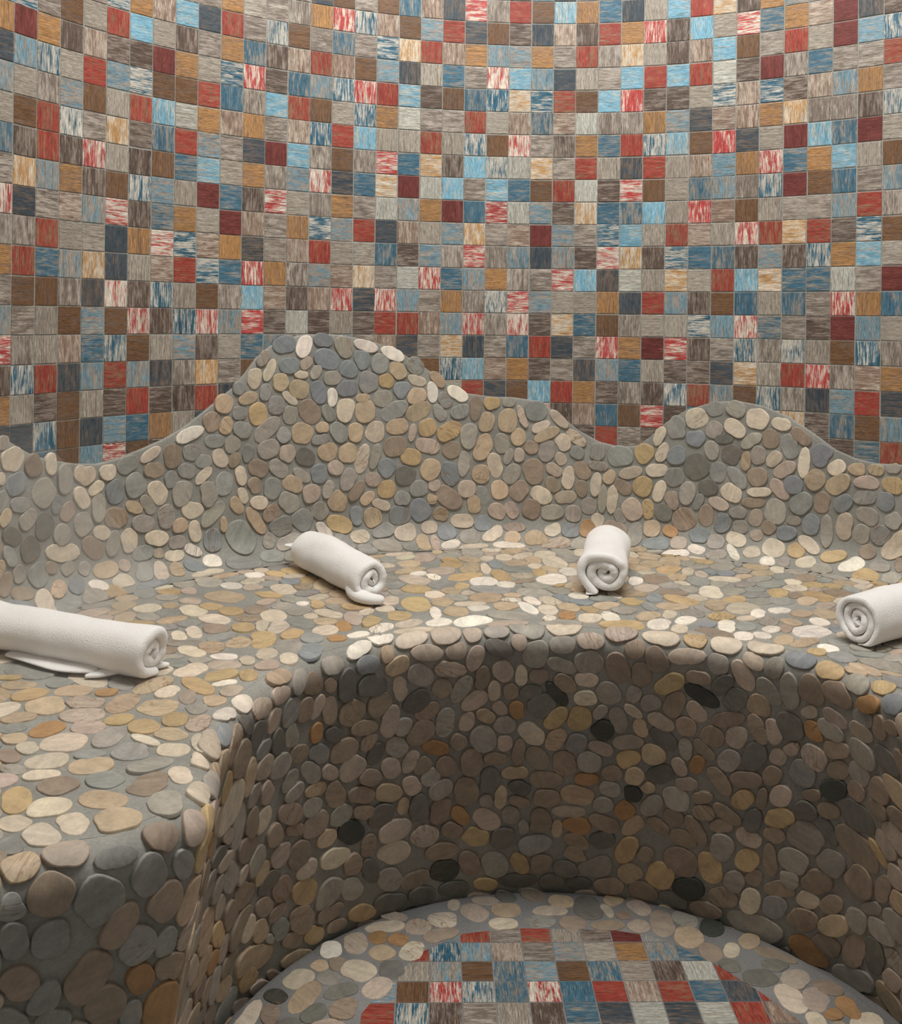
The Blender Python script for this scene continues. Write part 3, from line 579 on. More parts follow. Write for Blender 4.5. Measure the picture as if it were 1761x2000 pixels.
  (27.148,4.23,0.503,0.227,2.967,'s'), (23.142,4.588,0.409,0.22,-1.916,'s'), (23.616,4.636,0.337,0.269,-1.734,'p'), (23.293,3.769,0.53,0.381,-2.099,'s'),
  (24.262,3.915,0.618,0.477,1.764,'n'), (25.205,3.997,0.434,0.276,2.553,'p'), (25.843,3.635,0.569,0.299,-1.652,'c'), (26.449,3.977,0.478,0.364,2.287,'n'),
  (25.142,3.317,0.41,0.33,2.295,'n'), (26.434,3.182,0.423,0.29,1.654,'n'), (27.087,3.389,0.588,0.259,-1.705,'c'), (23.609,3.068,0.507,0.438,-2.299,'n'),
 ],
 'S': [
  (8.497,42.197,0.599,0.479,0.975,'y'), (9.252,41.936,0.521,0.266,1.286,'c'), (9.691,41.558,0.476,0.269,1.499,'c'), (6.931,40.645,0.582,0.309,1.337,'w'),
  (10.064,40.254,0.448,0.337,1.005,'s'), (11.067,40.105,0.474,0.376,-2.474,'s'), (10.34,39.245,0.545,0.435,0.731,'s'), (8.868,38.542,0.471,0.336,2.035,'c'),
  (6.386,38.151,0.565,0.431,1.149,'y'), (7.292,38.564,0.57,0.324,1.298,'v'), (11.083,38.062,0.503,0.39,-2.669,'s'), (11.837,38.03,0.505,0.387,-2.662,'g'),
  (12.713,37.986,0.503,0.355,0.929,'t'), (11.414,36.959,0.443,0.306,-2.922,'w'), (10.57,36.706,0.527,0.265,1.208,'w'), (9.983,36.13,0.381,0.257,-2.954,'c'),
  (12.113,36.639,0.483,0.365,0.747,'t'), (13.181,37.414,0.494,0.288,-2.339,'p'), (11.433,35.748,0.461,0.323,1.92,'t'), (12.402,35.696,0.47,0.326,1.654,'w'),
  (10.722,35.868,0.514,0.345,1.055,'s'), (9.775,35.367,0.499,0.352,1.034,'g'), (7.877,36.033,0.516,0.334,0.909,'w'), (8.281,36.767,0.482,0.441,1.614,'s'),
  (7.465,36.684,0.507,0.243,1.179,'c'), (6.695,36.5,0.67,0.363,-2.207,'t'), (8.551,35.572,0.422,0.302,1.09,'v'), (9.25,36.464,0.53,0.423,-2.563,'y'),
  (6.859,35.594,0.568,0.413,1.156,'w'), (5.332,36.363,0.623,0.334,1.636,'w'), (7.511,35.153,0.583,0.294,1.295,'c'), (10.561,35.028,0.394,0.301,0.79,'w'),
  (9.427,34.407,0.426,0.35,1.074,'w'), (10.078,34.47,0.418,0.292,1.628,'w'), (10.664,34.035,0.498,0.317,1.081,'t'), (11.239,33.792,0.698,0.32,-2.531,'t'),
  (11.818,33.189,0.369,0.323,2.039,'w'), (11.359,32.903,0.402,0.309,1.124,'y'), (0.98,40.397,0.587,0.524,-2.711,'w'), (1.84,40.054,0.439,0.38,1.213,'w'),
  (-0.644,42.945,0.357,0.256,1.522,'w'), (1.113,42.22,0.855,0.218,1.633,'c'), (1.936,43.892,0.595,0.382,1.462,'c'), (-2.218,43.692,0.505,0.331,-2.443,'c'),
  (-1.583,41.299,0.363,0.328,-2.844,'w'), (0.168,39.802,0.399,0.292,1.484,'y'), (2.568,41.323,0.521,0.46,3.046,'c'), (0.746,37.208,0.45,0.355,-2.622,'w'),
  (-0.041,36.769,0.526,0.461,1.341,'t'), (1.712,37.448,0.504,0.457,0.907,'t'), (2.538,37.305,0.807,0.266,1.908,'w'), (1.957,38.207,0.395,0.281,3.077,'w'),
  (2.718,38.106,0.499,0.274,2.002,'w'), (-0.775,36.589,0.739,0.212,1.652,'w'), (3.84,36.588,0.519,0.317,1.511,'o'), (3.194,36.2,0.371,0.237,1.228,'w'),
  (4.618,36.278,0.618,0.451,1.294,'c'), (0.563,35.824,0.753,0.507,-2.626,'w'), (-0.631,35.574,0.519,0.402,-2.416,'w'), (-1.654,35.384,0.579,0.357,-2.393,'c'),
  (-2.522,34.847,0.562,0.312,-2.183,'w'), (-3.23,34.139,0.454,0.295,-2.286,'w'), (-3.808,34.869,0.53,0.285,1.746,'o'), (-3.904,33.718,0.324,0.316,-2.677,'o'),
  (-4.317,34.408,0.518,0.471,1.667,'c'), (-5.374,33.963,0.632,0.338,-1.72,'y'), (-2.903,35.68,0.9,0.296,-1.76,'y'), (-2.041,36.171,0.506,0.456,1.536,'y'),
  (-4.969,37.089,0.542,0.27,1.711,'y'), (-5.509,37.098,0.253,0.218,-3.059,'w'), (-6.201,36.79,0.433,0.399,1.904,'s'), (-3.178,36.516,0.398,0.266,1.261,'c'),
  (-2.549,36.83,0.381,0.367,-2.834,'c'), (-4.506,32.398,0.9,0.379,1.593,'v'), (-5.291,32.771,0.562,0.446,1.774,'s'), (-5.847,32.024,0.53,0.329,1.511,'c'),
  (-5.105,31.645,0.588,0.301,1.781,'c'), (-5.604,31.095,0.496,0.365,1.39,'p'), (-4.679,33.612,0.496,0.383,1.721,'g'), (-6.929,38.055,0.686,0.392,2.37,'y'),
  (-2.067,42.65,0.589,0.492,-2.96,'t'), (-2.768,40.467,0.418,0.38,-2.95,'s'), (-0.623,41.768,0.584,0.532,-2.726,'p'), (3.694,44.444,0.618,0.502,1.248,'c'),
  (4.713,43.752,0.568,0.364,1.085,'s'), (2.978,39.958,0.558,0.424,-2.943,'s'), (-0.551,37.774,0.451,0.425,0.949,'t'), (5.922,37.11,0.513,0.436,0.792,'s'),
  (6.904,37.504,0.557,0.267,1.769,'g'), (-11.294,37.553,0.774,0.386,1.907,'g'), (-10.247,38.934,0.702,0.431,1.89,'s'), (-8.444,38.885,0.463,0.421,2.121,'w'),
  (-9.784,37.99,0.446,0.315,1.921,'p'), (-10.352,37.095,0.41,0.348,2.999,'s'), (-9.427,36.818,0.415,0.343,3.095,'p'), (-10.654,35.776,0.521,0.444,-2.151,'c'),
  (-11.51,35.956,0.443,0.409,-2.61,'t'), (-9.979,36.221,0.378,0.298,2.025,'t'), (-9.833,35.43,0.444,0.398,2.517,'g'), (-8.606,36.395,0.429,0.394,2.739,'y'),
  (-7.797,35.95,0.528,0.423,2.333,'y'), (-8.119,34.974,0.606,0.481,2.588,'c'), (-8.863,34.46,0.454,0.386,1.271,'g'), (-7.882,34.069,0.485,0.444,2.261,'n'),
  (-7.06,34.343,0.57,0.395,1.83,'y'), (-8.857,33.192,0.536,0.244,2.029,'c'), (-8.478,33.611,0.591,0.256,1.961,'c'), (-7.525,33.339,0.618,0.332,-2.156,'g'),
  (-6.893,32.887,0.541,0.392,1.348,'t'), (-7.602,32.303,0.518,0.413,1.932,'t'), (-8.118,31.859,0.596,0.335,2.515,'c'), (-7.053,31.571,0.442,0.281,3.101,'w'),
  (-7.641,31.192,0.4,0.253,-2.611,'s'), (-8.344,30.819,0.489,0.267,2.356,'g'), (-6.875,30.884,0.543,0.401,-3.041,'p'), (-6.304,31.352,0.463,0.241,1.843,'c'),
  (-6.812,30.047,0.584,0.421,-2.547,'y'), (-6.01,30.123,0.472,0.275,1.823,'y'), (-6.527,29.434,0.415,0.197,-2.51,'w'), (-8.442,28.967,0.788,0.365,-1.965,'t'),
  (-7.226,29.114,0.835,0.333,2.278,'y'), (-6.252,28.934,0.483,0.293,-1.723,'p'), (-7.923,28.558,0.564,0.293,-1.656,'c'), (-7.294,28.286,0.542,0.243,1.851,'p'),
  (-6.531,28.147,0.455,0.32,1.923,'t'), (-11.4,27.815,0.589,0.409,-1.961,'y'), (-11.911,28.38,0.49,0.322,-2.883,'t'), (-10.38,28.203,0.545,0.387,3.099,'t'),
  (-10.892,28.665,0.384,0.324,-2.63,'g'), (-9.471,28.248,0.327,0.288,-2.933,'o'), (-8.817,27.567,0.711,0.378,-1.668,'t'), (-9.796,27.457,0.542,0.408,3.042,'p'),
  (-7.865,27.468,0.574,0.519,1.419,'t'), (-6.846,27.533,0.393,0.298,1.938,'s'), (-7.204,26.733,0.479,0.361,1.745,'y'), (-6.55,26.579,0.579,0.319,1.588,'p'),
  (-10.993,26.215,0.47,0.328,-2.274,'t'), (-9.559,26.594,0.591,0.425,-2.709,'p'), (-8.55,26.515,0.425,0.356,1.315,'y'), (-10.044,25.618,0.542,0.359,-1.823,'o'),
  (-9.126,25.902,0.433,0.398,3.055,'p'), (-7.835,26.173,0.565,0.409,2.023,'y'), (-7.061,25.815,0.495,0.365,2.514,'t'), (-8.457,25.417,0.731,0.362,-1.582,'s'),
  (-9.369,24.925,0.568,0.559,-3.115,'c'), (-7.546,25.337,0.538,0.193,2.531,'c'), (-6.208,25.354,0.653,0.229,1.888,'c'), (-10.053,24.479,0.407,0.254,2.219,'c'),
  (-6.736,24.897,0.414,0.387,-2.992,'c'), (-10.302,24.029,0.513,0.262,2.22,'n'), (-9.341,23.888,0.51,0.437,-2.879,'c'), (-8.547,24.372,0.388,0.32,-2.36,'g'),
  (-7.676,24.628,0.505,0.437,1.812,'g'), (-10.565,24.957,0.369,0.311,2.115,'t'), (-10.867,25.579,0.342,0.284,-2.36,'g'), (-12.419,28.912,0.398,0.229,-3.094,'y'),
  (-8.319,23.77,0.52,0.474,-2.832,'t'), (-6.997,24.009,0.635,0.364,-2.151,'s'), (-6.208,23.537,0.528,0.266,2.08,'c'), (-9.18,23.139,0.437,0.276,-2.858,'c'),
  (-9.904,23.336,0.331,0.231,2.869,'s'), (-7.762,23.069,0.438,0.401,2.514,'g'), (-8.662,22.7,0.463,0.419,2.618,'n'), (-6.771,22.985,0.635,0.39,-1.677,'n'),
  (-7.503,22.201,0.579,0.376,2.878,'t'), (-6.159,22.179,0.64,0.379,1.989,'s'), (-9.255,21.996,0.661,0.319,1.977,'y'), (-8.502,21.77,0.486,0.417,-2.936,'c'),
  (-7.764,21.204,0.462,0.294,2.245,'c'), (-6.913,21.424,0.579,0.482,2.169,'t'), (-8.223,20.713,0.529,0.321,2.366,'c'), (-8.93,21.111,0.373,0.311,2.598,'c'),
  (-8.672,20.271,0.351,0.24,2.338,'g'), (11.973,32.367,0.568,0.412,1.728,'g'), (12.411,33.743,0.448,0.385,0.763,'g'), (12.876,33.202,0.456,0.408,1.047,'s'),
 ],
 'R': [
  (39.819,0.259,0.614,0.322,3.028,'p'), (41.086,0.353,0.639,0.275,-3.071,'c'), (42.166,0.309,0.412,0.289,-3.009,'y'), (43.147,0.333,0.533,0.327,3.087,'c'),
  (44.318,0.206,0.59,0.31,3.026,'c'), (41.909,0.869,0.67,0.264,2.96,'p'), (31.961,0.108,0.435,0.362,2.902,'w'), (31.029,0.398,0.58,0.236,2.921,'w'),
  (32.855,0.365,0.621,0.268,2.935,'c'), (34.02,0.29,0.576,0.355,3.108,'c'), (34.923,0.372,0.338,0.285,-3.087,'p'), (35.738,0.344,0.463,0.233,3.102,'s'),
  (36.751,0.153,0.643,0.463,-2.619,'s'), (37.98,0.107,0.634,0.427,2.765,'c'), (36.465,0.699,0.3,0.265,-2.867,'p'), (37.887,0.782,0.451,0.299,3.11,'s'),
  (38.819,0.624,0.497,0.267,3.141,'p'), (37.013,1.113,0.52,0.464,1.599,'s'), (35.802,0.874,0.541,0.269,-2.721,'d'), (33.339,0.829,0.596,0.248,-2.998,'p'),
  (34.327,0.852,0.388,0.274,3.055,'p'), (34.984,1.157,0.48,0.303,1.909,'p'), (31.994,0.717,0.298,0.246,1.587,'t'), (32.347,1.143,0.448,0.313,2.819,'t'),
  (29.869,0.621,0.469,0.273,-3.054,'s'), (31.259,0.904,0.495,0.296,-2.906,'v'), (33.152,1.583,0.54,0.364,-2.498,'s'), (34.127,1.441,0.625,0.278,-2.947,'p'),
  (35.933,1.688,0.461,0.342,-2.115,'p'), (37.866,1.508,0.586,0.267,-2.764,'s'), (38.747,1.37,0.521,0.458,2.657,'s'), (39.716,1.498,0.583,0.424,-1.909,'n'),
  (40.29,0.781,0.354,0.323,2.803,'n'), (40.963,1.09,0.487,0.394,-1.908,'n'), (40.486,1.653,0.488,0.347,-1.597,'n'), (37.163,1.909,0.355,0.292,-3.02,'n'),
  (36.591,1.897,0.422,0.218,-1.652,'c'), (35.283,1.898,0.491,0.268,1.569,'n'), (27.722,0.366,0.596,0.247,-3.027,'t'), (25.578,0.334,0.502,0.282,3.105,'w'),
  (24.647,0.224,0.46,0.227,-2.846,'w'), (23.799,0.527,0.691,0.245,-3.063,'v'), (21.904,0.028,0.513,0.302,2.292,'c'), (20.208,0.31,0.479,0.273,0.056,'c'),
  (21.148,0.625,0.642,0.276,0.218,'s'), (19.149,0.673,0.368,0.335,1.979,'p'), (18.315,0.549,0.421,0.268,-2.773,'n'), (16.326,0.241,0.495,0.282,-3.023,'p'),
  (17.239,0.579,0.502,0.192,-3.036,'g'), (18.87,1.319,0.432,0.249,-2.063,'g'), (15.509,0.306,0.335,0.293,3.007,'t'), (18.009,1.184,0.548,0.39,1.061,'g'),
  (16.008,0.931,0.46,0.416,0.548,'n'), (16.959,1.34,0.674,0.48,0.9,'g'), (17.46,2.069,0.522,0.426,1.986,'n'), (18.524,2,0.514,0.409,0.944,'n'),
  (15.386,1.641,0.526,0.257,-1.873,'g'), (16.017,1.909,0.455,0.357,1.434,'g'), (16.85,3.054,0.627,0.545,2.154,'n'), (17.973,2.738,0.526,0.411,0.815,'g'),
  (18.646,2.966,0.354,0.293,1.5,'g'), (15.536,2.662,0.515,0.275,-2.076,'n'), (15.967,3.212,0.442,0.29,1.708,'g'), (17.374,3.858,0.661,0.452,0.74,'n'),
  (18.143,3.571,0.457,0.292,0.956,'o'), (18.067,4.381,0.385,0.271,1.282,'g'), (16.177,3.785,0.374,0.249,-2.746,'g'), (15.482,3.436,0.44,0.161,-2.199,'g'),
  (15.3,0.962,0.302,0.239,1.013,'g'), (26.347,0.792,0.642,0.278,-2.903,'p'), (27.557,0.828,0.576,0.248,-2.971,'p'), (28.476,0.745,0.397,0.284,2.229,'s'),
  (29.07,0.98,0.438,0.329,0.521,'n'), (29.804,1.207,0.33,0.213,-2.369,'n'), (30.47,1.382,0.619,0.388,1.372,'d'), (31.5,1.68,0.633,0.373,-2.763,'d'),
  (32.506,1.969,0.504,0.239,-1.796,'p'), (31.861,2.379,0.466,0.428,1.125,'n'), (33.114,2.538,0.484,0.406,2.42,'d'), (33.451,2.959,0.456,0.326,2.68,'n'),
  (33.922,2.15,0.401,0.334,-2.315,'n'), (28.216,1.596,0.494,0.409,1.445,'g'), (28.853,1.726,0.435,0.346,1.352,'n'), (29.388,1.799,0.428,0.247,1.954,'p'),
  (29.884,2.065,0.528,0.298,-1.855,'n'), (30.821,2.407,0.6,0.458,0.489,'n'), (27.269,1.477,0.432,0.374,0.425,'p'), (26.238,1.474,0.61,0.416,0.407,'d'),
  (25.374,0.869,0.579,0.227,-2.487,'d'), (28.422,2.379,0.505,0.279,-2.007,'s'), (29.473,2.656,0.372,0.238,1.473,'o'), (30.169,2.947,0.435,0.254,-2.518,'d'),
  (31.375,3.076,0.582,0.273,-2.81,'n'), (32.271,3.098,0.647,0.307,1.628,'p'), (32.708,3.374,0.367,0.282,1.755,'s'), (33.33,3.728,0.545,0.442,2.273,'n'),
  (34.119,3.455,0.606,0.356,1.631,'s'), (31.622,3.665,0.34,0.284,2.022,'n'), (31.924,4.178,0.428,0.266,1.758,'d'), (30.733,3.664,0.575,0.446,0.195,'n'),
  (29.706,3.429,0.509,0.295,-2.454,'g'), (28.876,3.132,0.437,0.3,0.394,'n'), (28.137,3.191,0.514,0.401,0.237,'s'), (26.838,2.141,0.507,0.291,0.163,'g'),
  (25.261,1.748,0.728,0.543,0.55,'n'), (32.554,4.114,0.456,0.334,-2.238,'s'), (33.025,4.736,0.449,0.252,1.847,'p'), (33.827,4.381,0.572,0.269,-2.747,'o'),
  (34.273,5.151,0.457,0.361,-2.299,'n'), (33.433,4.982,0.356,0.34,2.405,'n'), (31.141,4.407,0.567,0.463,0.724,'p'), (30.227,4.214,0.442,0.243,-2.53,'p'),
  (29.457,3.942,0.59,0.278,-2.294,'s'), (31.825,4.979,0.428,0.284,-2.502,'n'), (32.426,4.831,0.459,0.305,1.221,'p'), (28.687,3.946,0.394,0.31,2.011,'s'),
  (33.776,5.49,0.399,0.383,0.569,'s'), (33.125,5.667,0.424,0.288,-2.048,'p'), (34.155,6.01,0.473,0.388,2.632,'s'), (27.602,3.784,0.556,0.305,0.86,'p'),
  (28.901,4.414,0.385,0.304,2.737,'s'), (29.781,4.645,0.474,0.245,-2.971,'t'), (30.587,5.133,0.656,0.352,-2.155,'n'), (31.618,5.522,0.533,0.288,-2.565,'n'),
  (32.427,5.747,0.513,0.327,-2.507,'t'), (32.908,6.386,0.351,0.191,1.606,'t'), (33.44,6.664,0.606,0.339,-1.775,'d'), (32.273,6.535,0.459,0.383,1.584,'d'),
  (31.75,6.208,0.432,0.239,-2.518,'n'), (29.702,5.2,0.425,0.345,0.644,'s'), (30.968,6.009,0.497,0.387,0.475,'s'), (28.902,5.078,0.625,0.335,-2.451,'n'),
  (29.941,5.886,0.524,0.466,3.055,'n'), (31.421,6.785,0.625,0.34,-2.233,'k'), (32.706,7.265,0.52,0.45,-3.063,'p'), (33.695,7.752,0.56,0.433,-2.701,'p'),
  (27.667,4.638,0.454,0.372,1.331,'c'), (29.197,5.737,0.479,0.208,-2.662,'n'), (28.379,5.517,0.446,0.292,1.184,'n'), (30.493,6.578,0.464,0.317,-2.923,'t'),
  (37.999,2.169,0.455,0.302,-2.28,'n'), (38.666,2.014,0.411,0.297,3.089,'c'), (41.365,1.879,0.593,0.319,2.496,'y'), (38.639,2.713,0.392,0.296,2.909,'c'),
  (35.717,2.414,0.429,0.233,1.495,'p'), (34.565,2.301,0.585,0.317,2.056,'s'), (36.26,2.481,0.338,0.261,-1.8,'n'), (36.918,2.533,0.4,0.287,-3.052,'d'),
  (35.075,2.74,0.539,0.35,2.632,'p'), (37.763,2.621,0.59,0.221,-2.187,'k'), (37.315,3.016,0.518,0.454,2.411,'d'), (37.745,3.524,0.554,0.303,2.099,'y'),
  (39.38,2.468,0.463,0.451,-1.992,'s'), (40.251,2.416,0.354,0.263,1.827,'s'), (40.78,2.689,0.377,0.303,2.775,'s'), (41.513,2.634,0.572,0.331,1.97,'n'),
  (35.951,3.103,0.331,0.212,-2.176,'p'), (36.483,3.193,0.364,0.244,-1.778,'o'), (38.443,3.547,0.513,0.381,1.822,'y'), (39.095,3.195,0.377,0.212,2.191,'s'),
  (39.733,3.466,0.531,0.34,-1.81,'s'), (40.233,3.053,0.391,0.192,-2.496,'c'), (41.111,3.354,0.492,0.295,-2.568,'p'), (40.473,3.667,0.407,0.238,-1.836,'t'),
  (35.495,3.34,0.426,0.237,-2.489,'t'), (34.887,3.524,0.407,0.286,1.696,'p'), (36.15,3.767,0.384,0.36,-2.672,'s'), (36.986,4.118,0.57,0.353,-2.288,'c'),
  (35.489,4.24,0.601,0.452,-2.017,'s'), (37.768,4.381,0.494,0.306,1.912,'t'), (39.185,3.89,0.453,0.399,2.205,'k'), (38.363,4.524,0.448,0.324,1.826,'g'),
  (39.125,4.608,0.48,0.278,-2.913,'p'), (40.045,4.279,0.596,0.299,2.935,'p'), (41.173,3.976,0.508,0.338,-2.24,'d'), (41.865,3.377,0.39,0.352,1.526,'n'),
  (36.19,4.482,0.342,0.266,1.448,'p'), (34.667,4.251,0.352,0.285,-2.295,'n'), (36.631,4.854,0.587,0.215,1.635,'n'), (37.257,5.132,0.555,0.334,-2.154,'n'),
  (38.035,5.327,0.542,0.355,-1.631,'n'), (38.729,5.176,0.458,0.386,1.744,'s'), (40.076,4.929,0.474,0.344,2.569,'y'), (40.872,4.615,0.426,0.397,1.61,'t'),
  (35.937,5.062,0.425,0.235,-2.964,'n'), (35.159,5.11,0.584,0.411,1.381,'n'), (36.557,5.663,0.441,0.254,3.106,'t'), (35.812,5.887,0.534,0.322,1.587,'d'),
  (37.511,5.981,0.538,0.36,-2.956,'n'), (38.663,5.882,0.391,0.272,2.884,'o'), (39.488,5.573,0.431,0.322,2.864,'n'), (40.281,5.561,0.388,0.327,1.934,'t'),
  (41.062,5.364,0.489,0.328,2.432,'d'), (35.045,6.244,0.622,0.431,-1.877,'n'), (36.738,6.287,0.395,0.279,-2.518,'d'), (36.173,6.631,0.491,0.195,1.598,'t'),
  (37.577,6.719,0.444,0.376,-2.911,'n'), (38.408,6.589,0.499,0.401,-2.871,'t'), (39.4,6.194,0.423,0.331,-3.129,'s'), (40.239,6.289,0.341,0.316,1.453,'k'),
  (40.706,5.949,0.248,0.205,2.333,'t'), (41.534,6.205,0.492,0.421,1.472,'s'), (36.761,6.85,0.387,0.217,-2.65,'n'), (39.145,6.871,0.407,0.346,2.504,'s'),
  (40.853,6.607,0.5,0.284,2.061,'s'), (39.957,7.002,0.43,0.368,2.267,'o'), (38.155,7.266,0.479,0.246,-3.066,'p'), (37.434,7.674,0.527,0.347,-1.633,'n'),
  (41.422,6.944,0.369,0.314,1.918,'n'), (34.915,7.184,0.504,0.255,-2.153,'o'), (35.799,7.472,0.597,0.337,-2.207,'p'), (36.505,7.401,0.391,0.277,1.476,'s'),
  (35.754,6.727,0.286,0.219,1.173,'s'), (38.393,7.813,0.398,0.365,-2.533,'o'), (39.243,7.629,0.606,0.332,-2.807,'n'), (40.251,7.546,0.541,0.286,2.191,'t'),
  (34.651,7.723,0.465,0.304,-2.52,'n'), (36.914,7.933,0.324,0.172,-1.639,'s'), (35.507,8.17,0.483,0.368,-2.568,'y'), (36.336,8.288,0.497,0.356,1.578,'d'),
  (37.891,7.972,0.404,0.156,1.594,'t'), (39.125,8.304,0.516,0.36,2.607,'d'), (41.017,7.375,0.387,0.242,-2.352,'n'), (42.923,0.975,0.372,0.347,1.58,'s'),
  (43.714,1.224,0.607,0.311,-2.003,'p'), (44.027,0.728,0.388,0.244,-2.782,'p'), (44.668,0.847,0.397,0.284,2.106,'s'), (44.479,1.656,0.565,0.301,-2.153,'s'),
  (45.133,1.474,0.656,0.308,-1.576,'s'), (45.861,1.235,0.512,0.444,1.773,'n'), (45.421,0.417,0.512,0.28,3.095,'v'), (46.422,0.461,0.509,0.288,3.076,'y'),
  (46.876,1.04,0.632,0.384,-3.105,'n'), (47.512,0.495,0.473,0.3,-3.098,'s'), (48.319,0.245,0.407,0.292,3.01,'y'), (48.064,0.925,0.524,0.259,2.712,'o'),
  (48.982,0.564,0.457,0.316,2.949,'v'), (42.274,1.548,0.456,0.253,-3.108,'n'), (43.06,1.661,0.503,0.278,2.252,'d'), (42.371,2.16,0.654,0.293,-2.642,'k'),
  (43.47,2.109,0.483,0.367,2.084,'d'), (44.164,2.183,0.424,0.385,1.687,'t'), (42.21,2.772,0.44,0.305,-2.123,'p'), (43.167,2.878,0.611,0.281,2.786,'n'),
  (44.104,2.964,0.611,0.274,-1.891,'n'), (42.711,3.6,0.418,0.394,2.172,'n'), (43.447,3.44,0.456,0.342,1.959,'p'), (44.59,2.987,0.468,0.263,-1.683,'p'),
  (45.064,2.667,0.493,0.432,-1.887,'d'), (45.722,1.982,0.34,0.206,2.485,'p'), (45.773,2.582,0.368,0.316,-1.587,'o'), (46.613,1.872,0.472,0.283,-2.947,'p'),
  (46.399,2.339,0.528,0.337,-3.063,'s'), (47.764,1.44,0.466,0.298,2.876,'g'), (47.66,1.888,0.47,0.321,3.129,'p'), (48.447,1.456,0.436,0.27,-1.242,'n'),
  (48.964,1.247,0.395,0.225,2.851,'n'), (41.842,4.207,0.455,0.232,-1.606,'s'), (42.444,4.149,0.488,0.235,-2.352,'n'), (43.227,4.333,0.471,0.333,2.211,'s'),
  (43.981,4.005,0.626,0.353,1.995,'d'), (44.672,3.844,0.344,0.247,1.949,'p'), (45.08,3.436,0.332,0.189,2.221,'p'), (45.735,3.46,0.455,0.415,2.048,'p'),
  (46.541,2.88,0.587,0.3,2.659,'n'), (47.568,2.582,0.541,0.473,-2.979,'s'), (45.357,4.131,0.53,0.368,1.845,'g'), (46.495,3.565,0.512,0.285,2.422,'n'),
  (41.643,4.935,0.385,0.243,-1.811,'p'), (42.197,4.728,0.414,0.25,2.013,'o'), (42.901,5.124,0.576,0.303,-2.172,'n'), (43.725,4.882,0.556,0.306,2.82,'n'),
  (44.466,4.537,0.407,0.266,1.954,'n'), (47.352,3.252,0.482,0.383,2.229,'s'), (48.563,2.378,0.567,0.372,-2.932,'d'), (41.862,5.542,0.39,0.269,2.84,'p'),
  (46.268,4.321,0.576,0.312,2.438,'k'), (42.35,5.92,0.391,0.223,2.62,'n'), (43.611,5.638,0.456,0.295,2.173,'y'), (44.182,5.45,0.455,0.164,1.761,'n'),
  (44.696,5.191,0.433,0.285,1.925,'p'), (45.552,4.819,0.354,0.19,2.506,'n'), (47.106,3.968,0.449,0.307,2.223,'n'), (48.079,3.502,0.484,0.38,2.177,'n'),
  (42.384,6.468,0.4,0.3,2.862,'n'), (43.114,6.301,0.555,0.277,-2.551,'n'), (43.895,6.307,0.537,0.262,1.89,'d'), (44.618,5.975,0.505,0.312,2.384,'y'),
  (45.349,5.436,0.374,0.317,2.253,'d'), (46.023,5.104,0.411,0.256,2.512,'n'), (47.024,4.808,0.63,0.512,2.995,'d'), (47.897,4.14,0.406,0.304,2.945,'n'),
  (42.112,7.215,0.626,0.276,-2.047,'n'), (42.96,6.797,0.449,0.258,2.66,'n'), (44.495,6.64,0.329,0.285,2.275,'n'), (41.724,7.701,0.449,0.358,-2.951,'n'),
  (43.765,6.982,0.41,0.34,-2.777,'p'), (40.059,8.51,0.699,0.371,2.022,'y'), (38.387,8.479,0.424,0.298,-2.042,'n'), (38.343,9.048,0.376,0.259,-1.94,'n'),
  (40.644,8.664,0.337,0.24,1.87,'n'), (38.933,9.48,0.647,0.394,2.565,'s'), (40.139,9.532,0.507,0.416,2.453,'t'), (41.038,9.449,0.642,0.395,1.809,'y'),
  (41.671,8.641,0.626,0.541,1.824,'n'), (42.558,8.549,0.638,0.427,-1.649,'y'), (42.944,7.606,0.616,0.369,1.833,'s'), (41.86,9.601,0.583,0.426,2.417,'k'),
  (42.946,9.509,0.525,0.38,2.613,'n'), (43.31,8.777,0.48,0.323,1.979,'s'), (43.875,8.419,0.362,0.236,1.975,'n'), (43.693,7.845,0.491,0.336,2.061,'y'),
  (44.34,7.615,0.697,0.2,-1.57,'n'), (44.917,7.369,0.52,0.382,1.82,'s'), (44.821,8.099,0.341,0.249,1.656,'s'), (44.556,8.571,0.465,0.292,2.483,'n'),
  (43.75,9.325,0.569,0.298,1.808,'c'), (44.398,9.273,0.515,0.295,1.879,'g'), (45.228,8.595,0.392,0.259,2.089,'c'), (45.498,7.827,0.601,0.315,2.121,'n'),
  (45.933,6.906,0.534,0.37,2.032,'s'), (46.788,7.007,0.656,0.455,2.056,'n'), (45.819,8.38,0.487,0.234,2.129,'n'), (45.839,9.089,0.656,0.287,2.235,'t'),
  (46.509,8.469,0.514,0.306,1.959,'s'), (45.083,9.4,0.536,0.32,2.097,'n'), (45.146,10.463,0.518,0.414,-2.133,'o'), (45.601,9.931,0.428,0.328,2.006,'n'),
  (46.314,9.571,0.79,0.283,1.895,'n'), (40.571,10.153,0.487,0.4,-2.843,'n'), (39.387,10.181,0.636,0.352,3.017,'n'), (41.439,10.198,0.452,0.315,-3.079,'d'),
  (42.375,10.234,0.608,0.332,2.902,'n'), (41.175,10.924,0.373,0.293,2.283,'c'), (43.194,10.884,0.415,0.256,2.264,'t'), (41.059,11.71,0.493,0.244,2.306,'p'),
  (41.836,11.197,0.377,0.327,2.076,'p'), (44.586,10.845,0.246,0.136,2.278,'d'), (46.627,11.23,0.746,0.347,2.365,'n'), (38.594,10.808,0.398,0.32,1.971,'p'),
  (31.663,8.963,0.539,0.28,1.177,'s'), (29.901,8.174,0.71,0.432,0.911,'y'), (29.886,9.12,0.661,0.424,1.045,'n'), (30.902,8.703,0.55,0.539,1.902,'s'),
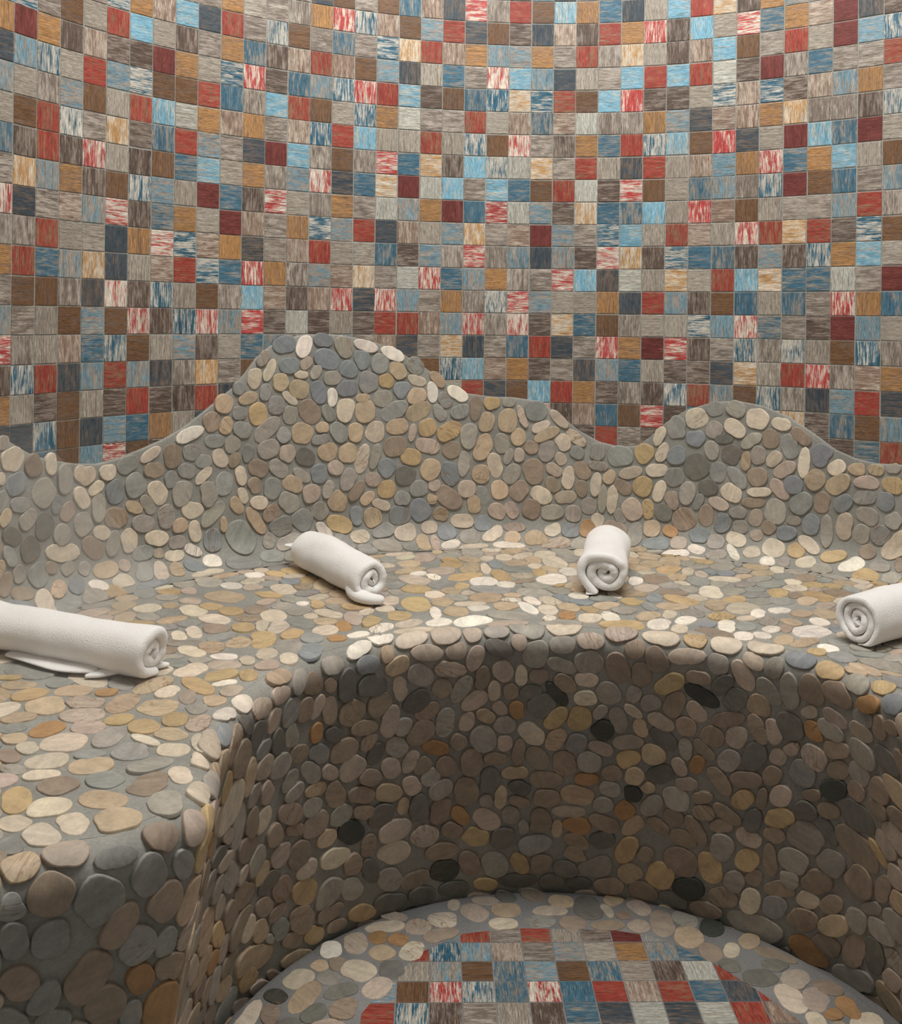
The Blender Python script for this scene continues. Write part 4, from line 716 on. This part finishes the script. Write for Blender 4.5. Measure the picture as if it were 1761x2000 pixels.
  (33.485,9.461,0.548,0.371,3.052,'n'), (33.761,10.164,0.588,0.357,-2.7,'d'), (34.923,10.209,0.584,0.33,-2.899,'d'), (35.925,10.193,0.388,0.257,-2.782,'y'),
  (36.849,10.165,0.583,0.304,-3.054,'d'), (32.025,10.113,0.437,0.284,-2.373,'y'), (28.41,8.636,0.518,0.257,1.251,'t'), (27.937,8.204,0.491,0.304,1.255,'c'),
  (28.245,10.056,0.456,0.308,1.196,'y'), (33.617,10.897,0.523,0.24,-2.707,'k'), (32.233,10.755,0.437,0.206,-2.206,'n'), (30.022,10.582,0.826,0.315,-2.7,'t'),
  (29.19,10.679,0.473,0.159,-2.356,'n'), (28.735,10.744,0.593,0.206,-2.429,'p'), (28.369,11.103,0.85,0.234,-2.303,'p'), (37.232,10.791,0.452,0.294,-2.721,'s'),
  (35.79,10.817,0.463,0.276,-2.8,'p'), (25.189,3.818,0.444,0.225,-2.362,'p'), (26.976,4.394,0.628,0.36,-2.119,'n'), (30.952,7.486,0.669,0.359,-2.773,'c'),
  (32.006,7.553,0.484,0.209,1.604,'n'), (32.757,8.109,0.538,0.445,0.858,'c'), (34.351,8.531,0.65,0.374,-2.939,'n'), (34.567,9.408,0.595,0.458,-2.648,'k'),
  (32.702,9.173,0.565,0.336,1.121,'s'), (32.108,8.522,0.589,0.197,-1.87,'d'), (31.621,8.044,0.485,0.263,1.348,'n'), (29.806,7.379,0.415,0.337,3.112,'c'),
  (29.439,6.73,0.548,0.41,1.294,'n'), (28.761,6.395,0.429,0.367,1.306,'p'), (27.742,5.953,0.525,0.41,1.091,'s'), (26.968,5.177,0.763,0.387,0.536,'n'),
  (28.108,6.559,0.434,0.302,1.376,'t'), (26.136,5.54,0.65,0.409,0.669,'s'), (25.454,4.696,0.529,0.257,-3.032,'p'), (28.471,7.088,0.399,0.353,2.133,'d'),
  (29.023,7.62,0.484,0.369,1.08,'n'), (31.005,9.453,0.511,0.318,-2.933,'n'), (32.755,10.075,0.556,0.342,-2.697,'d'), (28.944,8.393,0.346,0.3,3.061,'n'),
  (28.436,7.88,0.482,0.253,0.967,'n'), (29.133,9.02,0.512,0.29,1.114,'g'), (30.522,10.006,0.519,0.305,0.621,'y'), (29.66,9.711,0.483,0.269,-2.519,'n'),
  (31.355,10.129,0.367,0.228,-2.605,'n'), (26.641,6.893,0.69,0.392,0.828,'n'), (27.307,6.751,0.737,0.397,0.617,'n'), (37.282,8.609,0.54,0.411,2.739,'g'),
  (36.162,9.416,0.609,0.371,-1.891,'s'), (35.386,9.241,0.619,0.333,-2.003,'n'), (36.871,9.433,0.506,0.264,-1.919,'y'), (37.479,9.472,0.472,0.323,1.657,'n'),
  (38.117,9.654,0.384,0.314,1.312,'d'), (37.798,10.206,0.357,0.341,3.086,'d'), (38.434,10.263,0.327,0.295,2.995,'d'), (36.48,10.834,0.429,0.228,-2.258,'d'),
 ],
 'F': [
  (5.285,36.047,0.521,0.182,1.801,'c'), (8.663,35.171,0.602,0.416,1.212,'k'), (8.991,33.836,0.477,0.259,-2.038,'c'), (8.296,33.721,0.511,0.407,1.479,'n'),
  (6.237,35.127,0.455,0.376,-2.398,'p'), (5.174,35.163,0.639,0.343,-3.058,'n'), (4.017,35.254,0.514,0.43,-2.794,'n'), (10.237,33.151,0.517,0.377,-2.515,'d'),
  (8.739,33.026,0.379,0.365,1.784,'d'), (9.542,32.432,0.614,0.433,-2.932,'d'), (10.602,32.383,0.611,0.422,0.855,'p'), (10.19,31.459,0.743,0.452,1.655,'c'),
  (10.904,31.426,0.652,0.411,1.094,'p'), (11.763,31.088,0.637,0.307,1.668,'o'), (11.475,31.978,0.501,0.374,2.753,'n'), (9.752,34.374,0.505,0.347,0.987,'t'),
  (6.435,36.281,0.558,0.371,2.016,'p'), (5.858,35.801,0.361,0.258,-2.928,'n'), (-3.963,33.667,0.51,0.368,1.706,'w'), (-0.413,35.389,0.534,0.495,-3.119,'c'),
  (1.665,35.189,0.539,0.39,-3.057,'c'), (-0.039,36.321,0.365,0.234,1.57,'c'), (-2.119,35.599,0.559,0.313,2.824,'p'), (-1.19,34.96,0.479,0.458,2.92,'p'),
  (0.664,35.896,0.624,0.424,2.167,'p'), (-2.507,34.36,0.399,0.329,1.783,'o'), (-1.83,34.259,0.362,0.344,2.683,'o'), (-3.209,34.011,0.599,0.407,1.743,'p'),
  (-2.311,33.534,0.475,0.41,2.314,'t'), (-1.365,33.604,0.569,0.413,1.336,'c'), (-0.464,34.51,0.674,0.368,-2.825,'n'), (-4.21,32.814,0.305,0.296,2.419,'t'),
  (-3.679,32.927,0.38,0.294,1.842,'n'), (-2.973,32.609,0.635,0.519,2.624,'c'), (-1.925,32.647,0.508,0.425,1.751,'d'), (-4.747,32.146,0.562,0.45,-2.042,'c'),
  (-3.877,32.21,0.429,0.345,2.579,'s'), (-5.322,31.314,0.413,0.326,2.383,'k'), (-2.3,31.746,0.576,0.441,-2.11,'p'), (-4.461,31.281,0.835,0.382,-1.898,'t'),
  (-3.397,31.583,0.58,0.349,-2.63,'d'), (-5.354,30.488,0.563,0.288,1.811,'n'), (-4.084,30.553,0.5,0.357,-2.168,'d'), (-3.246,30.792,0.575,0.416,-1.778,'n'),
  (1.795,36.934,0.502,0.351,2.037,'d'), (1.792,36.041,0.546,0.434,-3.014,'t'), (3.336,36.008,0.654,0.357,-3.078,'p'), (2.864,35.33,0.607,0.392,-3.055,'g'),
  (2.774,37.021,0.54,0.398,2.353,'n'), (3.734,36.573,0.488,0.424,3.017,'t'), (5.594,36.74,0.424,0.356,0.877,'t'),
 ],
}
def fixed_for(ch):
    rows = FIXED.get(ch, [])
    return [tuple(x[:5]) for x in rows], [x[5] for x in rows]
def put(o, **kw):
    for k, v in kw.items(): o[k] = v
    return o

bench = bpy.data.objects.new('bench', None); C.collection.objects.link(bench); bench.location = (0.15, 1.6, 0)
put(bench, label='built-in curved bench covered in flat pebbles with a wavy pebble backrest', category='bench')
from mathutils import Matrix as _M
def adopt(o, parent):
    o.parent = parent; o.matrix_parent_inverse = _M.Translation(parent.location).inverted()

def build_backrest():
    mb = Mesh()
    ts = np.arange(-15, 55.01, .12); K = 40
    rows = []
    top = dado_top(ts)
    for i, t in enumerate(ts):
        vt = top[i] - R_COVE + ARC_C
        vs = np.concatenate([np.linspace(0, ARC_C, 12)[:-1], np.linspace(ARC_C, vt - .10, 14)])
        X, Z, h = chart_dado(np.full_like(vs, t), vs); A = W(X, Z, h)
        x, z, nx, nz = wall_pt(t); n = np.array([nx, nz, 0]); up = np.array([0, 0, 1.0])
        last = A[-1]
        rnd = [last + (up * .06 * math.sin(q) - n * (.06 + .0) * (1 - math.cos(q))) * P for q in (.5, 1.0, math.pi / 2)]
        rnd.append(rnd[-1] - n * PROUD * P * .9)
        rows.append(np.concatenate([A, rnd]))
    V = np.stack(rows)
    mb.add(V.reshape(-1, 3), grid_faces(V.shape[0], V.shape[1], True), 0)
    fx, cols = fixed_for('D')
    ins = lambda u, v: (v > .05) & (v < dado_top(u) - R_COVE + ARC_C - .09)
    pk, nf = pack('D', -9, 54, 0, 11, ins, fx, .56, 3)
    add_pebbles(mb, 'D', pk, nf, cols, MIX['D'], 5, .055)
    o = mb.build('backrest', [M_GR, M_PEB]); adopt(o, bench)
    return o
def build_seat():
    mb = Mesh()
    # loft between the inset wall line and the inset rim line
    n = 240; m = 26
    k = np.linspace(0, 1, n)
    tA = -15.5 + k * 71
    X0, Z0, nx, nz = wall_pt(tA); off = R_COVE + PROUD - .35
    A = np.stack([X0 + nx * off, Z0 + nz * off], -1)
    # closest matching rim parameter, kept monotone
    s0, s1 = RS[0], RS[-1]
    ctr = np.array([3.0, 24.0])
    angA = np.unwrap(np.arctan2(A[:, 1] - ctr[1], A[:, 0] - ctr[0]))
    turn = 1.0
    rx, rz, rnx, rnz, uc = rim_at(RS); al = np.arctan2(uc, RISE); tl = R_RIM * np.tan((math.pi / 2 + al) / 2)
    BX = rx - rnx * (tl - .05); BZ = rz - rnz * (tl - .05)
    angB = np.unwrap(np.arctan2(BZ - ctr[1], BX - ctr[0])); angB = np.minimum.accumulate(angB)
    B = np.stack([np.interp(-angA, -angB, BX), np.interp(-angA, -angB, BZ)], -1)
    w = np.linspace(0, 1, m)[None, :, None]
    Q = A[:, None] * (1 - w) + B[:, None] * w
    h = seat_h(Q[..., 0].ravel(), Q[..., 1].ravel())
    V = W(Q[..., 0].ravel(), Q[..., 1].ravel(), h)
    mb.add(V, grid_faces(n, m), 0)
    # grout strip that runs under the outer row of stones up to the rounded rim
    sx, sz, snx, snz, suc = rim_at(RS); al = np.arctan2(suc, RISE); tl = R_RIM * np.tan((math.pi / 2 + al) / 2)
    ws = np.linspace(0, 1.5, 7)
    QX = sx[:, None] - snx[:, None] * (tl[:, None] + ws[None] - .01); QZ = sz[:, None] - snz[:, None] * (tl[:, None] + ws[None] - .01)
    mb.add(W(QX.ravel(), QZ.ravel(), seat_h(QX.ravel(), QZ.ravel()) + .006), grid_faces(len(RS), 7), 0)
    fx, cols = fixed_for('S')
    def ins(u, v):
        dw, dr = seat_sd(u, v); dw = dw.reshape(u.shape); dr = dr.reshape(u.shape)
        return (dw > R_COVE + PROUD - .05) & (dr > .62) & (v > 11)
    pk, nf = pack('S', -20, 22.5, 11, 47, ins, fx, .56, 4)
    add_pebbles(mb, 'S', pk, nf, cols, MIX['S'], 6, .04)
    o = mb.build('seat', [M_GR, M_PEB]); adopt(o, bench)
    return o
def build_front():
    mb = Mesh()
    ss = np.arange(RS[0], RS[-1], .12); vs = np.concatenate([np.linspace(0, 1.1, 10)[:-1], np.linspace(1.1, 11.9, 16)])
    g = np.meshgrid(ss, vs, indexing='ij'); V = W(*chart_front(g[0].ravel(), g[1].ravel()))
    mb.add(V, grid_faces(len(ss), len(vs)), 0)
    fx, cols = fixed_for('R')
    ins = lambda u, v: (v > .02) & (v < 11.6)
    pk, nf = pack('R', RS[0] + .3, RS[-1] - .3, 0, 11.8, ins, fx, .60, 8)
    add_pebbles(mb, 'R', pk, nf, cols, MIX['R'], 9, .085)
    o = mb.build('front', [M_GR, M_PEB]); adopt(o, bench)
    return o

MED = [(-3.2, 28.4), (-2.8, 30.3), (-2.0, 32.1), (-1.0, 33.6), (.3, 34.6), (1.94, 34.95), (5.2, 34.92), (6.35, 34.65), (7.12, 34.2), (8.3, 33.1), (9.3, 31.8), (10.2, 30.3), (10.6, 28), (9.8, 25.2), (7.4, 22.8), (4, 21.9), (.8, 22.6), (-1.6, 24.4), (-2.9, 26.4)]
def point_in(poly, u, v):
    u = np.asarray(u); r = np.zeros(u.shape, bool); n = len(poly)
    for i in range(n):
        (x0, y0), (x1, y1) = poly[i], poly[(i + 1) % n]
        c = ((y0 > v) != (y1 > v)) & (u < (x1 - x0) * (v - y0) / (y1 - y0 + 1e-12) + x0); r ^= c
    return r
def clip_poly(sub, clip):
    out = list(sub); n = len(clip)
    for i in range(n):
        a, b = clip[i], clip[(i + 1) % n]; inp = out; out = []
        if not inp: break
        side = lambda p: (b[0] - a[0]) * (p[1] - a[1]) - (b[1] - a[1]) * (p[0] - a[0])
        for k in range(len(inp)):
            p, q = inp[k - 1], inp[k]; sp, sq = side(p), side(q)
            if (sp >= 0) != (sq >= 0):
                t = sp / (sp - sq); out.append((p[0] + (q[0] - p[0]) * t, p[1] + (q[1] - p[1]) * t))
            if sq >= 0: out.append(q)
    return out
FLOOR_ROWS = {0: (0, 'kRgrLhmK'), 1: (-1, 'RSKIgkloKu'), 2: (-1, 'LKbUkbUlHWR'), 3: (-2, 'kBPSUPUrIruNR'), 4: (-3, 'LrSHgLHunwnwRI')}
def build_floor():
    mb = Mesh()
    # round slab with a soft edge, standing in a narrow gutter
    n = 160; ang = np.linspace(0, 2 * math.pi, n, endpoint=False); rings = []
    for R, d in ((0.01, 0), (4, 0), (8, 0), (FR - .22, 0), (FR - .1, .03), (FR - .02, .12), (FR, .25), (FR, .6)):
        rings.append(W(FC[0] + R * np.cos(ang), FC[1] + R * np.sin(ang), np.full(n, HC + d)))
    V = np.concatenate(rings); F = []
    for k in range(len(rings) - 1):
        for i in range(n): j = (i + 1) % n; F.append((k * n + i, (k + 1) * n + i, (k + 1) * n + j, k * n + j))
    mb.add(V, F, 0)
    # lower surround
    q = 34; V = W([-q, q, q, -q], [-12, -12, 56, 56], [HC + .45] * 4); mb.add(V, [(0, 1, 2, 3)], 0)
    # mosaic medallion
    r = np.random.default_rng(21)
    o = np.array([0.229, 33.11]); ph = math.atan2(.157, 6.99); ex = np.array([math.cos(ph), math.sin(ph)]); ey = np.array([-math.sin(ph), math.cos(ph)])
    clip = MED[::-1]; g = .022
    area2 = sum(clip[i][0] * clip[(i + 1) % len(clip)][1] - clip[(i + 1) % len(clip)][0] * clip[i][1] for i in range(len(clip)))
    if area2 < 0: clip = clip[::-1]
    for i in range(-6, 13):
        for j in range(-14, 4):
            # column i starts at line a1 + (i-1); row F1 sits behind the line j = 0
            c0 = o + ex * (i - 1) + ey * j
            quad = [tuple(c0 + ex * a + ey * b) for a, b in ((g, g), (1 - g, g), (1 - g, 1 - g), (g, 1 - g))]
            pl = clip_poly(quad, clip)
            if len(pl) < 3: continue
            fr, st = FLOOR_ROWS.get(1 - j, (0, ''))
            kind = st[i - fr] if 0 <= i - fr < len(st) else wild(r)
            pa = np.array(pl); ar = abs(np.dot(pa[:, 0], np.roll(pa[:, 1], 1)) - np.dot(pa[:, 1], np.roll(pa[:, 0], 1))) / 2
            if ar < .05: continue
            cor = W([p[0] for p in quad], [p[1] for p in quad], [HC] * 4); pv = W(pa[:, 0], pa[:, 1], np.full(len(pa), HC))
            add_tile(mb, cor, (0, 0, 1), kind, r, poly=pv, thick=.018)
    for i, mi in enumerate(mb.m):
        pass
    fx, cols = fixed_for('F')
    mc = np.array(MED).mean(0)
    big = [tuple(mc + (np.array(p) - mc) * 1.02) for p in MED]
    ins = lambda u, v: (np.hypot(u - FC[0], v - FC[1]) < FR - .25) & ~point_in(big, u, v)
    pk, nf = pack('F', -7.5, 14, 16.5, 37.6, ins, fx, .62, 14)
    m0 = len(mb.m)
    add_pebbles(mb, 'F', pk, nf, cols, MIX['F'], 15, .03)
    for i in range(m0, len(mb.m)): mb.m[i] = 2
    ob = mb.build('floor', [M_GR_FLOOR, M_TILE, M_PEB], smooth=False)
    me = ob.data
    sm = [x == 2 for x in mb.m]; me.polygons.foreach_set('use_smooth', sm)
    ob['kind'] = 'structure'; ob['label'] = 'round floor with a pebble ring around a wood look mosaic'
    return ob
build_wall(); build_backrest(); build_seat(); build_front(); build_floor()

# ---------------------------------------------------------------- steam hanging along the back of the bench
def build_steam():
    ts = np.arange(-8, 50, 1.0); X, Z, nx, nz = wall_pt(ts); rows = []
    for off, up in ((.6, -.2), (.6, 8.5), (5.5, 7.5), (9.0, 3.5), (9.0, .3), (5.0, -.2)):
        rows.append(W(X + nx * off, Z + nz * off, H_WALL - up * np.ones_like(X)))
    V = np.stack(rows, 1); n, m = V.shape[:2]; F = []
    for i in range(n - 1):
        for j in range(m): k = (j + 1) % m; F.append((i * m + j, (i + 1) * m + j, (i + 1) * m + k, i * m + k))
    F.append(tuple(range(m))[::-1]); F.append(tuple(range((n - 1) * m, n * m)))
    me = bpy.data.meshes.new('steam'); me.from_pydata(V.reshape(-1, 3).tolist(), [], F); me.update()
    ma = bpy.data.materials.new('thin_steam'); ma.use_nodes = True; nt = ma.node_tree; N = NT(nt)
    nt.nodes.remove(nt.nodes['Principled BSDF'])
    pv = N.n('ShaderNodeVolumeScatter'); pv.inputs['Color'].default_value = (1, 1, 1, 1); pv.inputs['Anisotropy'].default_value = .2
    tc = N.n('ShaderNodeTexCoord').outputs['Object']; q = N.noise(tc, 3.2, 2, .5, .4)
    sx = N.n('ShaderNodeSeparateXYZ'); N.l(tc, sx.inputs[0])
    fall = N.n('ShaderNodeMapRange'); N.l(sx.outputs['Z'], fall.inputs[0]); fall.inputs[1].default_value = .48; fall.inputs[2].default_value = .95; fall.inputs[3].default_value = 1; fall.inputs[4].default_value = 0
    d = N.mul(N.ramp(q, .36, .70), fall.outputs[0]); N.l(N.mul(d, STEAM), pv.inputs['Density'])
    N.l(pv.outputs[0], nt.nodes['Material Output'].inputs['Volume']); me.materials.append(ma)
    o = bpy.data.objects.new('steam', me); C.collection.objects.link(o); o['kind'] = 'stuff'; o['label'] = 'thin white steam drifting over the back of the pebble bench'; o['category'] = 'steam'
STEAM = 1.3
build_steam()
# ---------------------------------------------------------------- rolled towels
from mathutils import noise as _ns, Vector
def towel(name, label, front, ang, length, R, sq=.94, hand=1, turns=2.6, start=-100, seed=1, tail=0.0, core=.16, extras=(), wob=.05):
    """front: plan position of the visible end; ang: direction (deg) from the visible end to the far end"""
    d = np.array([math.cos(math.radians(ang)), math.sin(math.radians(ang))]); side = np.array([-d[1], d[0]]) * hand
    t = (R - core) / (turns + .35); th = t * .99
    # path of the cloth in the cross plane, from the loose outer edge to the core
    n = int(turns * 44); pts = []
    r = np.random.default_rng(seed)
    if tail:
        for q in np.linspace(tail, .25, 7): pts.append((-q, -R + th * .5 + .02 * math.sin(q * 5)))
    for i in range(n + 1):
        a = math.radians(start) - 2 * math.pi * turns * i / n
        rr = (R - th * .5) - t * turns * i / n
        w = 1 + wob * math.sin(2 * a + seed) * (.5 + i / n) + .6 * wob * math.sin(3 * a + 2 * seed)
        pts.append((rr * math.cos(a) * w, rr * math.sin(a) * w * sq))
    pts = np.array(pts)
    for _ in range(3): pts[1:-1] = pts[1:-1] * .5 + (pts[:-2] + pts[2:]) * .25
    tan = np.gradient(pts, axis=0); tan /= np.linalg.norm(tan, axis=1)[:, None]; nor = np.stack([-tan[:, 1], tan[:, 0]], -1)
    NL = 26; loop = []
    for q in np.linspace(-1, 1, NL): loop.append((q, .5))
    for a in (60, 30, 0, -30, -60): loop.append((1 + .0001, a))
    for q in np.linspace(1, -1, NL): loop.append((q, -.5))
    for a in (240, 210, 180, 150, 120): loop.append((-1.0001, a))
    V = []; K = len(pts)
    for i in range(K):
        f = i / K
        s0 = .05 * math.sin(5.3 * f * turns + seed) + .12 * f + .04 * math.sin(17 * f)      # ragged ends of the layers
        s1 = .06 * math.sin(4.1 * f * turns + 2 * seed)
        s0 += .035 * _ns.noise(Vector((i * .35, seed, 0))) + .05 * _ns.noise(Vector((i * .12, seed, 4)))
        a0, a1 = s0, length - s1
        for q, b in loop:
            if abs(q) <= 1: ax = a0 + (a1 - a0) * (q + 1) / 2; off = b * th; 
            else:
                e = math.radians(b); ax = (a1 if q > 0 else a0) + math.cos(e) * th * .42; off = math.sin(e) * th * .5
            if abs(q) <= 1 and (abs(q) > .97): off *= .94
            V.append((ax, pts[i, 0] + nor[i, 0] * off, pts[i, 1] + nor[i, 1] * off))
    V = np.array(V); L = len(loop); F = []
    for i in range(K - 1):
        for j in range(L):
            k = (j + 1) % L; F.append((i * L + j, (i + 1) * L + j, (i + 1) * L + k, i * L + k))
    F.append(tuple(range(L))); F.append(tuple(range((K - 1) * L, K * L))[::-1])
    # soft irregularity of the cloth
    for i in range(len(V)):
        v = V[i]; p = Vector((v[0] * .55 + seed * 3.1, v[1] * .8, v[2] * .8)); q = Vector((v[0] * 1.7, v[1] * 1.9, v[2] * 1.9 + seed))
        dv = _ns.noise_vector(p) * .085 + _ns.noise_vector(q) * .028
        rad = 1 + .05 * math.sin(v[0] * .9 + seed)
        V[i] = (v[0] + dv[0] * .7, v[1] * rad + dv[1], v[2] * rad + dv[2])
    # it sags onto the seat
    low = -R * sq * .93
    z = V[:, 2]; V[:, 2] = np.where(z < low + .12, low + (.12 + (z - low - .12) * .28), z)
    V[:, 2] -= V[:, 2].min()
    parts = [(V, F)]
    for ex in extras:                                   # loose corners: tapering flattened tubes (axial, side, up, half width, half height)
        E = np.array(ex, float); M = 14; EV = []; tt = np.linspace(0, 1, 18); kk = np.linspace(0, 1, len(E))
        E = np.stack([np.interp(tt, kk, E[:, c]) for c in range(5)], -1)
        for _ in range(3): E[1:-1] = E[1:-1] * .5 + (E[:-2] + E[2:]) * .25
        ta = np.gradient(E[:, :3], axis=0); ta /= np.linalg.norm(ta, axis=1)[:, None]
        for i in range(len(E)):
            w = np.cross(ta[i], (0, 0, 1)); w /= np.linalg.norm(w); u = np.cross(w, ta[i])
            for j in range(M):
                a = 2 * math.pi * j / M; EV.append(E[i, :3] + w * math.cos(a) * E[i, 3] + u * math.sin(a) * E[i, 4])
        EF = []
        for i in range(len(E) - 1):
            for j in range(M): k = (j + 1) % M; EF.append((i * M + j, i * M + k, (i + 1) * M + k, (i + 1) * M + j))
        EF.append(tuple(range(M))[::-1]); EF.append(tuple(range((len(E) - 1) * M, len(E) * M)))
        EV = np.array(EV); EV[:, 2] = np.maximum(EV[:, 2], 0.01); parts.append((EV, EF))
    fr = np.array(front, float); bk = fr + d * length
    h0, h1 = seat_h(np.array([fr[0], bk[0]]), np.array([fr[1], bk[1]]))
    AV = []; AF = []; o = 0
    for PV, PF in parts:
        X = fr[0] + d[0] * PV[:, 0] + side[0] * PV[:, 1]; Z = fr[1] + d[1] * PV[:, 0] + side[1] * PV[:, 1]
        h = h0 + (h1 - h0) * PV[:, 0] / length - PV[:, 2] - .065
        AV.append(W(X, Z, h)); AF += [tuple(i + o for i in f) for f in PF]; o += len(PV)
    AV = np.concatenate(AV)
    org = np.array([fr[0] + d[0] * length / 2, fr[1] + d[1] * length / 2]) * P; oz = AV[:, 2].min(); org = np.array([org[0], org[1], oz])
    me = bpy.data.meshes.new(name); me.from_pydata((AV - org).tolist(), [], AF); me.materials.append(M_TOWEL)
    me.polygons.foreach_set('use_smooth', [True] * len(me.polygons)); me.update()
    import bmesh
    bm = bmesh.new(); bm.from_mesh(me); bmesh.ops.recalc_face_normals(bm, faces=bm.faces); bm.to_mesh(me); bm.free()
    ob = bpy.data.objects.new(name, me); C.collection.objects.link(ob); ob.location = org
    ob['label'] = label; ob['category'] = 'towel'; ob['group'] = 'rolled towels on the bench'
    md = ob.modifiers.new('soft', 'SUBSURF'); md.levels = 1; md.render_levels = 1
    return ob
towel('rolled_towel', 'large white rolled towel at the left end of the bench, loose corners peeking out underneath',
      (-8.6, 29.55), 163, 6.9, .88, sq=.96, hand=-1, turns=2.0, start=-70, seed=2, core=.10, wob=.09,
      extras=[((.9, -.3, .16, .3, .10), (1.25, -.72, .10, .24, .09), (1.55, -.98, .05, .06, .05)),
              ((1.5, -.25, .14, .6, .12), (2.4, -.62, .10, .5, .09), (3.2, -.50, .12, .5, .10), (4.6, -.45, .08, .2, .06)),
              ((.35, .4, .15, .2, .12), (.15, .62, .1, .16, .1), (.0, .8, .08, .06, .05))])
towel('rolled_towel', 'white rolled towel lying at a slant with a curled end stuck out in front',
      (-3.05, 37.6), 125, 5.0, .9, sq=.96, hand=-1, turns=2.3, start=-60, seed=5, core=.08, wob=.05,
      extras=[((1.5, .1, .6, .30, .24), (.75, -.35, .36, .40, .34), (.15, -.58, .24, .36, .25), (-.38, -.38, .21, .27, .21), (-.56, -.02, .20, .22, .17), (-.60, .10, .19, .10, .1)),
              ((4.3, .1, .85, .4, .2), (5.1, -.35, .85, .42, .12), (5.55, -.85, .82, .10, .05))])
towel('rolled_towel', 'bright white short rolled towel seen end on, near the middle of the bench',
      (5.45, 38.7), 79, 4.2, 1.05, sq=.86, hand=-1, turns=2.4, start=-150, seed=9, core=.09, wob=.06, tail=.75)
towel('rolled_towel', 'white rolled towel at the right end of the bench showing a tight flat spiral',
      (12.75, 33.35), 31, 6.2, .89, sq=1.0, hand=1, turns=3.1, start=-90, seed=13, core=.10, wob=.07)
